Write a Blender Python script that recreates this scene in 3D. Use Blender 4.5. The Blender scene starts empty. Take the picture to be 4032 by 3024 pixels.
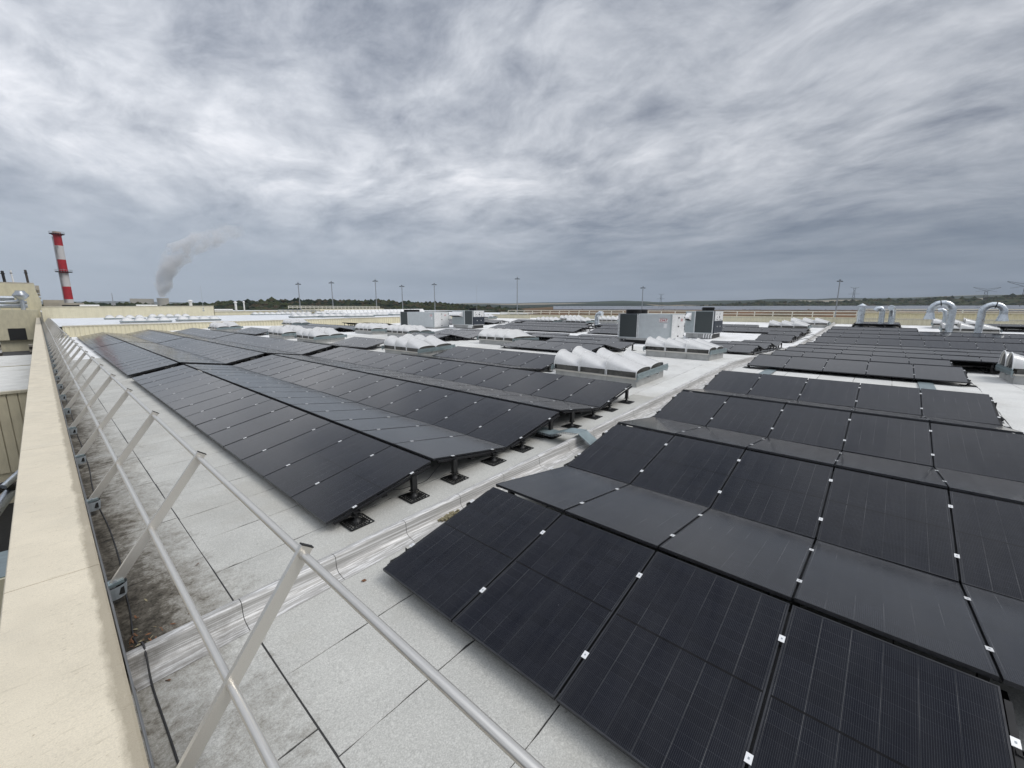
import bpy, bmesh, math, random
from mathutils import Vector, Matrix, noise
random.seed(7)
S = bpy.context.scene
COL = S.collection
# ---------------------------------------------------------------- camera
F, PITCH, YAW, ROLL, CH = 1635.66, 0.17921, 0.84391, 0.00191, 3.0213
cam = bpy.data.cameras.new('camera'); co = bpy.data.objects.new('camera', cam); COL.objects.link(co)
cam.sensor_width = 36.0; cam.lens = 36.0 * F / 4032.0; cam.clip_start = 0.05; cam.clip_end = 20000
cy, sy = math.cos(YAW), math.sin(YAW); cp, sp = math.cos(PITCH), math.sin(PITCH)
fw = Vector((sy, cy, 0)); rt = Vector((cy, -sy, 0)); up = Vector((0, 0, 1))
dd = fw * cp - up * sp; uu = up * cp + fw * sp
cr, sr = math.cos(ROLL), math.sin(ROLL)
r2 = rt * cr + uu * sr; u2 = -rt * sr + uu * cr
co.matrix_world = Matrix(((r2.x, u2.x, -dd.x, 0), (r2.y, u2.y, -dd.y, 0), (r2.z, u2.z, -dd.z, CH), (0, 0, 0, 1)))
S.camera = co
# ---------------------------------------------------------------- world / sun / exposure
S.view_settings.view_transform = 'Standard'; S.view_settings.look = 'None'
S.view_settings.exposure = 0.14; S.view_settings.gamma = 1.0; S.view_settings.use_curve_mapping = False
SUN_EL, SUN_AZ = math.radians(50), math.radians(150)      # azimuth from +Y towards +X
sd = bpy.data.lights.new('sun', 'SUN'); so = bpy.data.objects.new('sun', sd); COL.objects.link(so)
sd.energy = 1.5; sd.angle = math.radians(32); sd.color = (1.0, 0.97, 0.93)
sv = Vector((math.sin(SUN_AZ) * math.cos(SUN_EL), math.cos(SUN_AZ) * math.cos(SUN_EL), math.sin(SUN_EL)))
so.rotation_euler = sv.to_track_quat('Z', 'Y').to_euler()

class NT:
    """tiny node helper"""
    def __init__(s, tree): s.t = tree; s.n = tree.nodes; s.l = tree.links
    def new(s, typ, **kw):
        n = s.n.new(typ)
        for k, v in kw.items(): setattr(n, k, v)
        return n
    def put(s, sock, v):
        if isinstance(v, bpy.types.NodeSocket): s.l.new(v, sock)
        elif v is not None: sock.default_value = v
    def m(s, op, a=None, b=None, c=None, clamp=False):
        n = s.new('ShaderNodeMath', operation=op); n.use_clamp = clamp
        for i, v in enumerate((a, b, c)):
            if v is not None: s.put(n.inputs[i], v)
        return n.outputs[0]
    def mr(s, v, a, b, c=0.0, d=1.0, smooth=False):
        n = s.new('ShaderNodeMapRange'); n.clamp = True
        if smooth: n.interpolation_type = 'SMOOTHSTEP'
        s.put(n.inputs['Value'], v)
        for k, x in zip(('From Min', 'From Max', 'To Min', 'To Max'), (a, b, c, d)): n.inputs[k].default_value = x
        return n.outputs[0]
    def mix(s, f, a, b, blend='MIX'):
        n = s.new('ShaderNodeMix', data_type='RGBA', blend_type=blend)
        s.put(n.inputs[0], f)
        for i, v in ((6, a), (7, b)):
            if isinstance(v, tuple) and len(v) == 3: v = (*v, 1)
            s.put(n.inputs[i], v)
        return n.outputs[2]
    def noise(s, vec, scale, detail=2.0, rough=0.5, dist=0.0):
        n = s.new('ShaderNodeTexNoise'); s.put(n.inputs['Vector'], vec)
        n.inputs['Scale'].default_value = scale; n.inputs['Detail'].default_value = detail
        n.inputs['Roughness'].default_value = rough; n.inputs['Distortion'].default_value = dist
        return n.outputs['Fac']
    def mapping(s, vec, scale=(1, 1, 1), rot=(0, 0, 0), loc=(0, 0, 0)):
        n = s.new('ShaderNodeMapping'); s.put(n.inputs['Vector'], vec)
        n.inputs['Scale'].default_value = scale; n.inputs['Rotation'].default_value = rot; n.inputs['Location'].default_value = loc
        return n.outputs[0]
    def sep(s, vec):
        n = s.new('ShaderNodeSeparateXYZ'); s.put(n.inputs[0], vec); return n.outputs
    def comb(s, x, y, z):
        n = s.new('ShaderNodeCombineXYZ')
        for i, v in enumerate((x, y, z)): s.put(n.inputs[i], v)
        return n.outputs[0]

W = bpy.data.worlds.new('World'); S.world = W; W.use_nodes = True
w = NT(W.node_tree); w.n.clear()
out = w.new('ShaderNodeOutputWorld'); bg = w.new('ShaderNodeBackground')
sky = w.new('ShaderNodeTexSky', sky_type='NISHITA'); sky.sun_disc = False
sky.sun_elevation = SUN_EL; sky.sun_rotation = SUN_AZ
gen = w.new('ShaderNodeTexCoord').outputs['Generated']
x, y, z = w.sep(gen)
zc = w.m('MAXIMUM', z, 0.0)
inv = w.m('DIVIDE', 1.0, w.m('ADD', zc, 0.18))
P = w.comb(w.m('MULTIPLY', x, inv), w.m('MULTIPLY', y, inv), 0.0)
# clouds lie on a flat deck: soft streaks and billows that shrink towards the horizon
Pr = w.mapping(P, scale=(1.15, 0.8, 1.0), rot=(0, 0, math.radians(-52)))
warp = w.noise(w.mapping(P, loc=(3, 7, 0)), 0.8, 3, 0.5)
Pw = w.new('ShaderNodeVectorMath', operation='ADD'); w.put(Pw.inputs[0], Pr)
w.put(Pw.inputs[1], w.comb(w.m('MULTIPLY', warp, 0.6), w.m('MULTIPLY', warp, -0.5), 0.0)); Pw = Pw.outputs[0]
n1 = w.noise(w.mapping(Pw, loc=(1.3, 4.1, 0)), 1.0, 8, 0.58, 0.15)
n2 = w.noise(w.mapping(Pw, loc=(9, 2, 0)), 3.1, 8, 0.63, 0.25)
n3 = w.noise(w.mapping(P, loc=(5, 5, 3)), 0.33, 2, 0.5)
n4 = w.noise(w.mapping(Pw, loc=(2, 8, 1), scale=(1, .8, 1)), 8.5, 7, 0.66, 0.3)
cl = w.m('ADD', w.m('ADD', w.m('MULTIPLY', n1, 0.50), w.m('ADD', w.m('MULTIPLY', n2, 0.32), w.m('MULTIPLY', n4, 0.11))), w.m('MULTIPLY', n3, 0.16))
cl = w.mr(cl, 0.425, 0.66, 0, 1, False)
ramp = w.new('ShaderNodeValToRGB'); w.put(ramp.inputs[0], cl)
els = ramp.color_ramp.elements
els[0].position = 0.0; els[0].color = (0.215, 0.245, 0.295, 1)
els[1].position = 1.0; els[1].color = (0.93, 0.94, 0.955, 1)
for pos, c in ((0.25, (0.36, 0.39, 0.44, 1)), (0.5, (0.53, 0.56, 0.60, 1)), (0.75, (0.72, 0.745, 0.775, 1))):
    e = els.new(pos); e.color = c
# towards the horizon the deck closes to an even veil, darker and bluer to the south-east (right)
az = w.m('ADD', w.m('MULTIPLY', x, 0.72), w.m('MULTIPLY', y, -0.70))
side = w.mr(az, -0.85, 0.75, 0, 1)
veil = w.mix(side, (0.42, 0.48, 0.545), (0.150, 0.198, 0.268))
band = w.noise(w.mapping(gen, scale=(1.5, 1.5, 16)), 2.4, 4, 0.5)
veil = w.mix(w.mr(band, 0.42, 0.68, 0, 0.35), veil, (0.46, 0.51, 0.575))
hf = w.mr(z, 0.02, 0.31, 0, 1, True)
cloud = w.mix(hf, veil, ramp.outputs[0])
shade = w.m('MULTIPLY', w.mr(side, 0.35, 1.0, 1.0, 0.76), w.mr(z, 0.05, 0.40, 0.93, 1.04))
cloud = w.mix(1.0, cloud, w.comb(shade, shade, w.m('MULTIPLY', shade, 1.03)), 'MULTIPLY')
# an overcast deck is about twice as bright overhead as near the horizon
zen = w.mr(z, 0.50, 1.0, 1.0, 1.9, True)
cloud = w.mix(1.0, cloud, w.comb(zen, zen, zen), 'MULTIPLY')
nsk = w.new('ShaderNodeVectorMath', operation='SCALE'); w.put(nsk.inputs[0], sky.outputs[0]); nsk.inputs['Scale'].default_value = 0.06
tot = w.mix(0.94, nsk.outputs[0], cloud)
w.put(bg.inputs['Color'], tot); bg.inputs['Strength'].default_value = 1.0
w.l.new(bg.outputs[0], out.inputs[0])

# ---------------------------------------------------------------- roof profile (X = across, Y = along the parapet)
A, LO, DZ, DU = 1.76523, 0.1487, 0.2976, 1.154
HI = LO + DZ
def zr(x):
    if x < 17.7: return 0.04433 * x
    z1 = 0.04433 * 17.7
    if x < 35: return z1 - 0.0225 * (x - 17.7)
    return z1 - 0.0225 * 17.3 + 0.04 * (x - 35)
# ---------------------------------------------------------------- materials
def base(name):
    m = bpy.data.materials.new(name); m.use_nodes = True; t = NT(m.node_tree)
    b = t.n['Principled BSDF']; return m, t, b
def bump(t, b, h, strength=0.3, dist=0.01):
    n = t.new('ShaderNodeBump'); n.inputs['Strength'].default_value = strength; n.inputs['Distance'].default_value = dist
    t.put(n.inputs['Height'], h); t.l.new(n.outputs[0], b.inputs['Normal'])
def simple(name, col, rough=0.6, metal=0.0, var=0.12, scale=6.0, spec=0.5, bmp=0.0, bscale=60):
    m, t, b = base(name)
    pos = t.new('ShaderNodeNewGeometry').outputs['Position']
    n = t.noise(pos, scale, 4, 0.6)
    f = t.mr(n, 0.3, 0.7, 1 - var, 1 + var)
    c = t.mix(1.0, tuple(col), t.comb(f, f, f), 'MULTIPLY')
    t.put(b.inputs['Base Color'], c)
    t.put(b.inputs['Roughness'], t.mr(n, 0.3, 0.7, max(0, rough - 0.06), min(1, rough + 0.06)))
    b.inputs['Metallic'].default_value = metal; b.inputs['Specular IOR Level'].default_value = spec
    if bmp: bump(t, b, t.noise(pos, bscale, 3, 0.6), bmp, 0.004)
    return m
def mat_membrane(name, col, dirt=True):
    m, t, b = base(name)
    pos = t.new('ShaderNodeNewGeometry').outputs['Position']
    X, Y, Zp = t.sep(pos)
    rnd = t.new('ShaderNodeObjectInfo').outputs['Random']
    g = t.noise(pos, 95, 2, 0.7)                       # mineral granules
    g2 = t.noise(pos, 38, 3, 0.75)
    cloudy = t.noise(pos, 1.1, 4, 0.6)
    f = t.m('MULTIPLY', t.mr(g, 0.25, 0.75, 0.72, 1.26), t.mr(g2, 0.3, 0.7, 0.9, 1.1))
    f = t.m('MULTIPLY', f, t.mr(cloudy, 0.3, 0.7, 0.9, 1.07))
    f = t.m('MULTIPLY', f, t.mr(rnd, 0, 1, 0.95, 1.03))
    c = t.mix(1.0, tuple(col), t.comb(f, f, f), 'MULTIPLY')
    # warm dust patches
    du = t.noise(t.mapping(pos, loc=(4, 1, 0)), 0.55, 5, 0.62)
    c = t.mix(t.mr(du, 0.52, 0.75, 0, 0.45), c, (0.36, 0.335, 0.28))
    # small dark scuffs
    sc = t.noise(t.mapping(pos, scale=(1, 1.6, 1)), 7.0, 6, 0.7)
    c = t.mix(t.mr(sc, 0.66, 0.74, 0, 0.5), c, (0.12, 0.11, 0.095))
    if dirt:
        # standing water dirt and moss along the foot of the parapet
        lim = t.mr(X, 0.15, 1.75, 1.0, 0.0)
        n1 = t.noise(t.mapping(pos, scale=(1.0, 0.7, 1)), 1.5, 7, 0.72, 0.4)
        n2_ = t.noise(pos, 9, 6, 0.75)
        n5_ = t.m('ADD', t.m('MULTIPLY', t.noise(t.mapping(pos, scale=(1, 1.3, 1)), 3.6, 8, 0.78, 0.6), 0.8), t.m('MULTIPLY', t.noise(pos, 34, 3, 0.8), 0.85))
        s_ = t.m('ADD', t.m('MULTIPLY', lim, t.mr(Y, 4.0, 4.4, 0.40, 0.50)), t.m('ADD', t.m('MULTIPLY', n1, 0.50), t.m('ADD', t.m('MULTIPLY', n2_, 0.42), t.m('MULTIPLY', n5_, 0.26))))
        corner = t.m('MULTIPLY', t.mr(Y, 4.3, 6.8, 0.14, 0.0), t.mr(Y, 4.0, 4.4, 0.0, 1.0))
        s_ = t.m('ADD', s_, t.m('MULTIPLY', corner, lim))
        s_ = t.m('SUBTRACT', s_, 0.115)
        c = t.mix(t.mr(s_, 0.78, 1.04, 0, 0.85), c, (0.115, 0.095, 0.066))
        c = t.mix(t.mr(s_, 0.97, 1.15, 0, 0.94), c, (0.024, 0.020, 0.014))
    t.put(b.inputs['Base Color'], c)
    b.inputs['Roughness'].default_value = 0.85; b.inputs['Specular IOR Level'].default_value = 0.3
    bump(t, b, g, 0.35, 0.004)
    return m
def mat_panel_glass():
    m, t, b = base('solar_glass')
    obj = t.new('ShaderNodeTexCoord').outputs['Object']
    X, Y, Zp = t.sep(obj)
    rnd = t.new('ShaderNodeObjectInfo').outputs['Random']
    def lines(v, period, width, off=0.0):
        q = t.m('FRACT', t.m('ADD', t.m('DIVIDE', v, period), off + 100))
        q = t.m('ABSOLUTE', t.m('SUBTRACT', q, 0.5))
        return t.m('GREATER_THAN', q, 0.5 - width / period / 2)
    wires = lines(Y, 0.01135, 0.0012, 0.5)              # fine busbar wires running up the slope
    cellx = lines(X, 0.0945, 0.0016, 0.0)               # gaps between half cells
    celly = lines(Y, 0.1817, 0.0022, 0.0)
    shiftn = t.comb(t.m('MULTIPLY', rnd, 40), t.m('MULTIPLY', rnd, 17), 0)
    va = t.new('ShaderNodeVectorMath', operation='ADD'); t.put(va.inputs[0], obj); t.put(va.inputs[1], shiftn)
    pn = t.noise(va.outputs[0], 1.3, 3, 0.6)
    fine = t.noise(va.outputs[0], 14, 3, 0.6)
    br = t.mr(pn, 0.44, 0.68, 0.08, 0.48)
    c = t.mix(t.m('MULTIPLY', wires, 0.8), (0.0065, 0.0078, 0.0120), (0.058, 0.060, 0.067))
    c = t.mix(t.m('MULTIPLY', cellx, t.m('MULTIPLY', br, 0.6)), c, (0.16, 0.16, 0.17))
    c = t.mix(t.m('MULTIPLY', celly, t.m('MULTIPLY', br, 0.85)), c, (0.34, 0.34, 0.32))
    mid = t.m('LESS_THAN', t.m('ABSOLUTE', X), 0.009)   # string gap across the middle
    c = t.mix(mid, c, (0.004, 0.004, 0.005))
    # cell to cell tint
    wn = t.new('ShaderNodeTexWhiteNoise'); wn.noise_dimensions = '3D'
    cx = t.m('FLOOR', t.m('DIVIDE', X, 0.0945)); cyy = t.m('FLOOR', t.m('DIVIDE', Y, 0.1817))
    t.put(wn.inputs['Vector'], t.comb(cx, cyy, t.m('MULTIPLY', rnd, 50)))
    f = t.mr(wn.outputs['Value'], 0, 1, 0.9, 1.12)
    c = t.mix(1.0, c, t.comb(f, f, t.m('MULTIPLY', f, 1.04)), 'MULTIPLY')
    # thin dust film and drips, thicker at the lower lip
    dust = t.noise(t.mapping(va.outputs[0], scale=(0.5, 3, 1)), 2.2, 5, 0.65)
    c = t.mix(t.mr(dust, 0.35, 0.75, 0.005, 0.05), c, (0.20, 0.20, 0.195))
    spots = t.noise(va.outputs[0], 26, 2, 0.5)
    c = t.mix(t.mr(spots, 0.80, 0.82, 0, 0.5), c, (0.4, 0.4, 0.38))
    t.put(b.inputs['Base Color'], c)
    b.inputs['Roughness'].default_value = 0.9; b.inputs['Specular IOR Level'].default_value = 0.0
    # anti-reflective solar glass: very low mirror share head-on, full sky mirror at grazing angles
    g_ = t.new('ShaderNodeBsdfGlossy'); g_.inputs['Color'].default_value = (1.0, 0.98, 0.95, 1)
    t.put(g_.inputs['Roughness'], t.mr(dust, 0.3, 0.7, 0.10, 0.17))
    fz = t.new('ShaderNodeLayerWeight'); fz.inputs['Blend'].default_value = 0.5
    f5 = t.m('POWER', fz.outputs['Facing'], 3.7)
    fr_ = t.m('ADD', t.m('MULTIPLY', f5, 0.80), 0.008)
    mx = t.new('ShaderNodeMixShader'); t.put(mx.inputs[0], fr_)
    t.l.new(b.outputs[0], mx.inputs[1]); t.l.new(g_.outputs[0], mx.inputs[2]); t.l.new(mx.outputs[0], t.n['Material Output'].inputs[0])
    return m
def mat_ribbed(name, col, axis=0, period=0.25, dirt=0.1):
    m, t, b = base(name)
    pos = t.new('ShaderNodeNewGeometry').outputs['Position']
    n = t.noise(t.mapping(pos, scale=(1, 1, 0.35)), 1.2, 5, 0.65)
    f = t.mr(n, 0.3, 0.7, 1 - dirt, 1 + dirt * 0.5)
    t.put(b.inputs['Base Color'], t.mix(1.0, tuple(col), t.comb(f, f, t.m('MULTIPLY', f, 0.98)), 'MULTIPLY'))
    b.inputs['Roughness'].default_value = 0.6
    return m
def mat_coping():
    m, t, b = base('coping_paint')
    pos = t.new('ShaderNodeNewGeometry').outputs['Position']; X, Y, Zp = t.sep(pos)
    n = t.noise(pos, 1.7, 5, 0.6); g = t.noise(pos, 110, 2, 0.6)
    f = t.m('MULTIPLY', t.mr(n, 0.3, 0.7, 0.93, 1.05), t.mr(g, 0.3, 0.7, 0.90, 1.10))
    c = t.mix(1.0, (0.68, 0.61, 0.475), t.comb(f, f, f), 'MULTIPLY')
    st = t.noise(t.mapping(pos, scale=(1.2, 6.0, 1)), 3.2, 6, 0.65, 0.3)      # cross streaks left by drying water
    c = t.mix(t.mr(st, 0.58, 0.72, 0, 0.4), c, (0.33, 0.28, 0.19))
    s4 = t.noise(t.mapping(pos, scale=(2.5, 9.0, 1)), 6.5, 5, 0.6, 0.2)
    c = t.mix(t.mr(s4, 0.62, 0.70, 0, 0.45), c, (0.26, 0.22, 0.15))
    s6 = t.noise(t.mapping(pos, loc=(3, 3, 3)), 0.9, 5, 0.6)
    c = t.mix(t.mr(s6, 0.50, 0.70, 0, 0.18), c, (0.44, 0.42, 0.36))
    edge = t.m('ADD', t.mr(X, -0.10, 0.03, 0.0, 0.62), t.m('MULTIPLY', t.noise(t.mapping(pos, scale=(3, 1, 1)), 2.6, 6, 0.7), 0.62))
    c = t.mix(t.mr(edge, 0.66, 0.88, 0, 0.6), c, (0.20, 0.165, 0.11))
    far = t.mr(Y, 8, 30, 0, 1)
    st2 = t.noise(t.mapping(pos, scale=(2.0, 5.0, 1)), 2.0, 5, 0.6)
    c = t.mix(t.m('MULTIPLY', far, t.mr(st2, 0.45, 0.62, 0, 0.42)), c, (0.34, 0.30, 0.22))
    sp_ = t.noise(pos, 22, 2, 0.5)
    c = t.mix(t.mr(sp_, 0.72, 0.78, 0, 0.6), c, (0.33, 0.25, 0.15))
    t.put(b.inputs['Base Color'], c); b.inputs['Roughness'].default_value = 0.7
    bump(t, b, g, 0.25, 0.003)
    return m
def mat_flashing():
    m, t, b = base('aluminium_flashing')
    pos = t.new('ShaderNodeNewGeometry').outputs['Position']
    st = t.noise(t.mapping(pos, scale=(0.6, 9, 14)), 3.0, 5, 0.65)
    emb = t.new('ShaderNodeTexWave', wave_type='BANDS', bands_direction='X'); t.put(emb.inputs['Vector'], pos)
    emb.inputs['Scale'].default_value = 26; emb.inputs['Distortion'].default_value = 0.4
    st3 = t.noise(t.mapping(pos, scale=(0.3, 34, 46)), 1.6, 5, 0.7)
    c = t.mix(t.mr(st, 0.35, 0.65, 0, 1), (0.52, 0.51, 0.49), (0.33, 0.32, 0.30))
    c = t.mix(t.mr(st3, 0.50, 0.58, 0, 0.75), c, (0.80, 0.795, 0.78))
    rust = t.noise(t.mapping(pos, scale=(0.7, 4, 4)), 2.0, 7, 0.7)
    c = t.mix(t.mr(rust, 0.62, 0.80, 0, 0.45), c, (0.25, 0.20, 0.13))
    gr = t.noise(pos, 2.1, 6, 0.7)
    X, Y, Zp = t.sep(pos)
    lim = t.mr(X, 0.1, 1.3, 0.35, 0.0)
    c = t.mix(t.mr(t.m('ADD', gr, lim), 0.62, 0.95, 0, 0.8), c, (0.10, 0.088, 0.07))
    t.put(b.inputs['Base Color'], c)
    t.put(b.inputs['Metallic'], t.mr(st, 0.3, 0.7, 0.25, 0.0)); t.put(b.inputs['Roughness'], t.mr(st3, 0.4, 0.7, 0.62, 0.45))
    bump(t, b, t.m('ADD', emb.outputs['Fac'], t.m('MULTIPLY', st3, 1.5)), 0.10, 0.004)
    return m
def mat_acrylic():
    m, t, b = base('opal_acrylic')
    pos = t.new('ShaderNodeNewGeometry').outputs['Position']
    n = t.noise(t.mapping(pos, scale=(1, 3, 1)), 1.6, 4, 0.6); g = t.noise(pos, 16, 4, 0.7)
    f = t.m('MULTIPLY', t.mr(n, 0.3, 0.7, 0.93, 1.03), t.mr(g, 0.35, 0.65, 0.95, 1.03))
    t.put(b.inputs['Base Color'], t.mix(1.0, (0.80, 0.79, 0.765), t.comb(f, f, f), 'MULTIPLY'))
    b.inputs['Roughness'].default_value = 0.20; b.inputs['Specular IOR Level'].default_value = 1.0; b.inputs['Coat Weight'].default_value = 0.6; b.inputs['Coat Roughness'].default_value = 0.12
    tr = t.new('ShaderNodeBsdfTranslucent'); tr.inputs['Color'].default_value = (0.85, 0.83, 0.78, 1)
    mx = t.new('ShaderNodeMixShader'); mx.inputs[0].default_value = 0.12
    o = t.n['Material Output']
    t.l.new(b.outputs[0], mx.inputs[1]); t.l.new(tr.outputs[0], mx.inputs[2]); t.l.new(mx.outputs[0], o.inputs[0])
    return m
def mat_galv(name='galvanised', col=(0.47, 0.5, 0.53), rough=0.35, metal=0.8):
    m, t, b = base(name)
    pos = t.new('ShaderNodeNewGeometry').outputs['Position']
    v = t.new('ShaderNodeTexVoronoi'); t.put(v.inputs['Vector'], pos); v.inputs['Scale'].default_value = 14
    n = t.noise(pos, 4, 5, 0.65)
    f = t.m('MULTIPLY', t.mr(v.outputs['Distance'], 0, 0.6, 0.9, 1.08), t.mr(n, 0.3, 0.7, 0.75, 1.15))
    t.put(b.inputs['Base Color'], t.mix(1.0, tuple(col), t.comb(f, f, f), 'MULTIPLY'))
    b.inputs['Metallic'].default_value = metal; t.put(b.inputs['Roughness'], t.mr(n, 0.3, 0.7, rough - 0.08, rough + 0.12))
    return m
def mat_brushed():
    m, t, b = base('anodised_aluminium')
    obj = t.new('ShaderNodeNewGeometry').outputs['Position']
    n = t.noise(t.mapping(obj, scale=(30, 1.5, 30)), 6, 4, 0.6); g = t.noise(obj, 420, 2, 0.5); d = t.noise(obj, 2.3, 5, 0.7)
    f = t.m('MULTIPLY', t.mr(n, 0.3, 0.7, 0.93, 1.05), t.mr(g, 0.3, 0.7, 0.95, 1.05))
    c = t.mix(1.0, (0.70, 0.675, 0.625), t.comb(f, f, f), 'MULTIPLY')
    c = t.mix(t.mr(d, 0.58, 0.75, 0, 0.15), c, (0.34, 0.31, 0.26))
    t.put(b.inputs['Base Color'], c)
    b.inputs['Metallic'].default_value = 0.7; t.put(b.inputs['Roughness'], t.mr(d, 0.3, 0.7, 0.27, 0.34))
    return m
M = {}
M['sheet'] = mat_membrane('mineral_membrane', (0.495, 0.49, 0.455))
M['sheet_mid_lit'] = mat_membrane('mineral_membrane_mid_lit', (0.65, 0.647, 0.62), False)  # same membrane, lightened: brightness at grazing view put into the colour
M['sheet_far_lit'] = mat_membrane('mineral_membrane_far_lit', (0.80, 0.80, 0.79), False)  # lighter still: the far roof's grazing sheen is painted into its colour
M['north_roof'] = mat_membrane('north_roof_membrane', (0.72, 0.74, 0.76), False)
M['bitumen'] = simple('bitumen', (0.035, 0.034, 0.032), 0.6)
M['glass'] = mat_panel_glass()
M['frame'] = simple('black_anodised_frame', (0.035, 0.036, 0.040), 0.35, 0.5, 0.25, 9)
M['black'] = simple('black_support_plastic', (0.010, 0.010, 0.010), 0.5, 0, 0.25, 12)
M['blackmetal'] = simple('black_rail', (0.007, 0.007, 0.008), 0.6, 0.2)
M['clamp'] = simple('clamp_aluminium', (0.80, 0.80, 0.79), 0.35, 0.35, 0.06)
M['coping'] = mat_coping()
M['ribbed'] = mat_ribbed('cream_cladding', (0.72, 0.665, 0.50))
M['ribbed2'] = mat_ribbed('cream_cladding_lower', (0.66, 0.60, 0.45), dirt=0.2)
M['beige'] = mat_ribbed('beige_cladding', (0.60, 0.555, 0.41), dirt=0.16)
M['flash'] = mat_flashing()
M['acrylic'] = mat_acrylic()
M['galv'] = mat_galv()
M['duct'] = mat_galv('duct_steel', (0.62, 0.66, 0.69), 0.30, 0.85)
M['alu'] = mat_brushed()
M['bracket'] = simple('bracket_zinc', (0.30, 0.33, 0.35), 0.5, 0.3, 0.2)
M['cap'] = simple('rubber_cap', (0.018, 0.018, 0.018), 0.7)
M['curbclad'] = simple('skylight_upstand_cladding', (0.42, 0.42, 0.405), 0.5, 0.25, 0.16, 3)
M['gutter'] = simple('deflector_steel', (0.27, 0.33, 0.34), 0.4, 0.5, 0.15, 5)
M['polyc'] = simple('clear_polycarbonate', (0.085, 0.082, 0.075), 0.3, 0, 0.7, 2.2, 0.3)
M['dark'] = simple('dark_interior', (0.012, 0.012, 0.012), 0.8)
M['acw'] = simple('unit_casing_white', (0.52, 0.55, 0.555), 0.5, 0, 0.06, 3)
M['acg'] = simple('unit_casing_grey', (0.36, 0.40, 0.405), 0.5, 0, 0.08, 5)
M['accoil'] = simple('condenser_coil', (0.052, 0.062, 0.062), 0.55, 0.1, 0.1, 40)
M['acdark'] = simple('unit_dark_panel', (0.028, 0.035, 0.048), 0.5)
M['red'] = simple('red_lettering', (0.42, 0.02, 0.03), 0.5)
M['white'] = simple('white_paint', (0.75, 0.75, 0.74), 0.5)
M['cable'] = simple('black_cable', (0.02, 0.02, 0.021), 0.6)
M['cableg'] = simple('grey_cable', (0.16, 0.165, 0.17), 0.6)
M['leaf'] = simple('dry_leaf', (0.15, 0.068, 0.030), 0.8, 0, 0.4, 8)
M['moss'] = simple('moss', (0.24, 0.21, 0.13), 0.9, 0, 0.4, 30)
M['chred'] = simple('chimney_red', (0.40, 0.014, 0.025), 0.65, 0, 0.2, 0.35)
def mat_chwhite():
    m, t, b = base('chimney_white'); pos = t.new('ShaderNodeNewGeometry').outputs['Position']
    n = t.noise(t.mapping(pos, scale=(1, 1, 0.4)), 0.35, 6, 0.7); X, Y, Zp = t.sep(pos)
    soot = t.m('ADD', t.mr(X, 14.2, 16.3, 0.35, 0.0), n)
    c = t.mix(t.mr(soot, 0.66, 0.86, 0, 0.75), (0.62, 0.62, 0.62), (0.17, 0.17, 0.165))
    t.put(b.inputs['Base Color'], c); b.inputs['Roughness'].default_value = 0.7; return m
M['chwhite'] = mat_chwhite()
M['steel'] = simple('mast_steel', (0.40, 0.42, 0.44), 0.5, 0.3)
M['pylon'] = simple('pylon_steel', (0.10, 0.11, 0.12), 0.6, 0.3)
M['asphalt'] = simple('asphalt', (0.05, 0.05, 0.052), 0.9, 0, 0.2, 0.3)
M['bark'] = simple('bark', (0.06, 0.05, 0.04), 0.9)
M['concrete'] = simple('concrete', (0.42, 0.385, 0.32), 0.85, 0, 0.15, 0.5)
M['rail_white'] = simple('rail_cream', (0.72, 0.69, 0.60), 0.55)
def mat_leafy(name, cols):
    m, t, b = base(name); pos = t.new('ShaderNodeNewGeometry').outputs['Position']
    n = t.noise(pos, 0.045, 4, 0.6); n2_ = t.noise(pos, 0.5, 3, 0.7)
    c = t.mix(t.mr(n, 0.45, 0.55), cols[0], cols[1]); n9 = t.noise(t.mapping(pos, loc=(50, 9, 3)), 0.07, 3, 0.6)
    c = t.mix(t.mr(n9, 0.54, 0.60, 0, 0.9), c, cols[2]); c = t.mix(t.mr(n2_, 0.5, 0.7, 0, 0.6), c, cols[0])
    t.put(b.inputs['Base Color'], c); b.inputs['Roughness'].default_value = 0.9; b.inputs['Specular IOR Level'].default_value = 0.15; return m
M['wood'] = mat_leafy('forest_leaves', ((0.012, 0.021, 0.011), (0.040, 0.048, 0.018), (0.058, 0.042, 0.024)))
def mat_ground():
    m, t, b = base('farmland'); pos = t.new('ShaderNodeNewGeometry').outputs['Position']
    v = t.new('ShaderNodeTexVoronoi'); t.put(v.inputs['Vector'], t.mapping(pos, scale=(1.0, 0.45, 0.0), rot=(0, 0, 0.5))); v.inputs['Scale'].default_value = 0.0019
    r_ = t.new('ShaderNodeValToRGB'); r_.color_ramp.interpolation = 'CONSTANT'
    sv_ = t.sep(v.outputs['Color'])[0]; t.put(r_.inputs[0], sv_)
    e = r_.color_ramp.elements; e[0].color = (0.018, 0.028, 0.018, 1); e[1].position = 0.40; e[1].color = (0.024, 0.034, 0.020, 1)
    for p_, c_ in ((0.62, (0.22, 0.185, 0.13, 1)), (0.74, (0.040, 0.055, 0.030, 1)), (0.88, (0.27, 0.235, 0.175, 1))):
        q = e.new(p_); q.color = c_
    n = t.noise(pos, 0.006, 6, 0.7)
    c = t.mix(t.mr(n, 0.54, 0.60), r_.outputs[0], (0.018, 0.028, 0.018))
    X, Y, Zp = t.sep(pos)
    d = t.new('ShaderNodeVectorMath', operation='LENGTH'); t.put(d.inputs[0], pos); d = d.outputs['Value']
    near = t.mix(t.mr(t.noise(pos, 0.012, 5, 0.6), 0.4, 0.6), (0.17, 0.092, 0.045), (0.085, 0.065, 0.032))
    c = t.mix(t.mr(d, 1480, 1520), near, c)
    t.put(b.inputs['Base Color'], c); b.inputs['Roughness'].default_value = 1.0; b.inputs['Specular IOR Level'].default_value = 0.1
    return m
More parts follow.
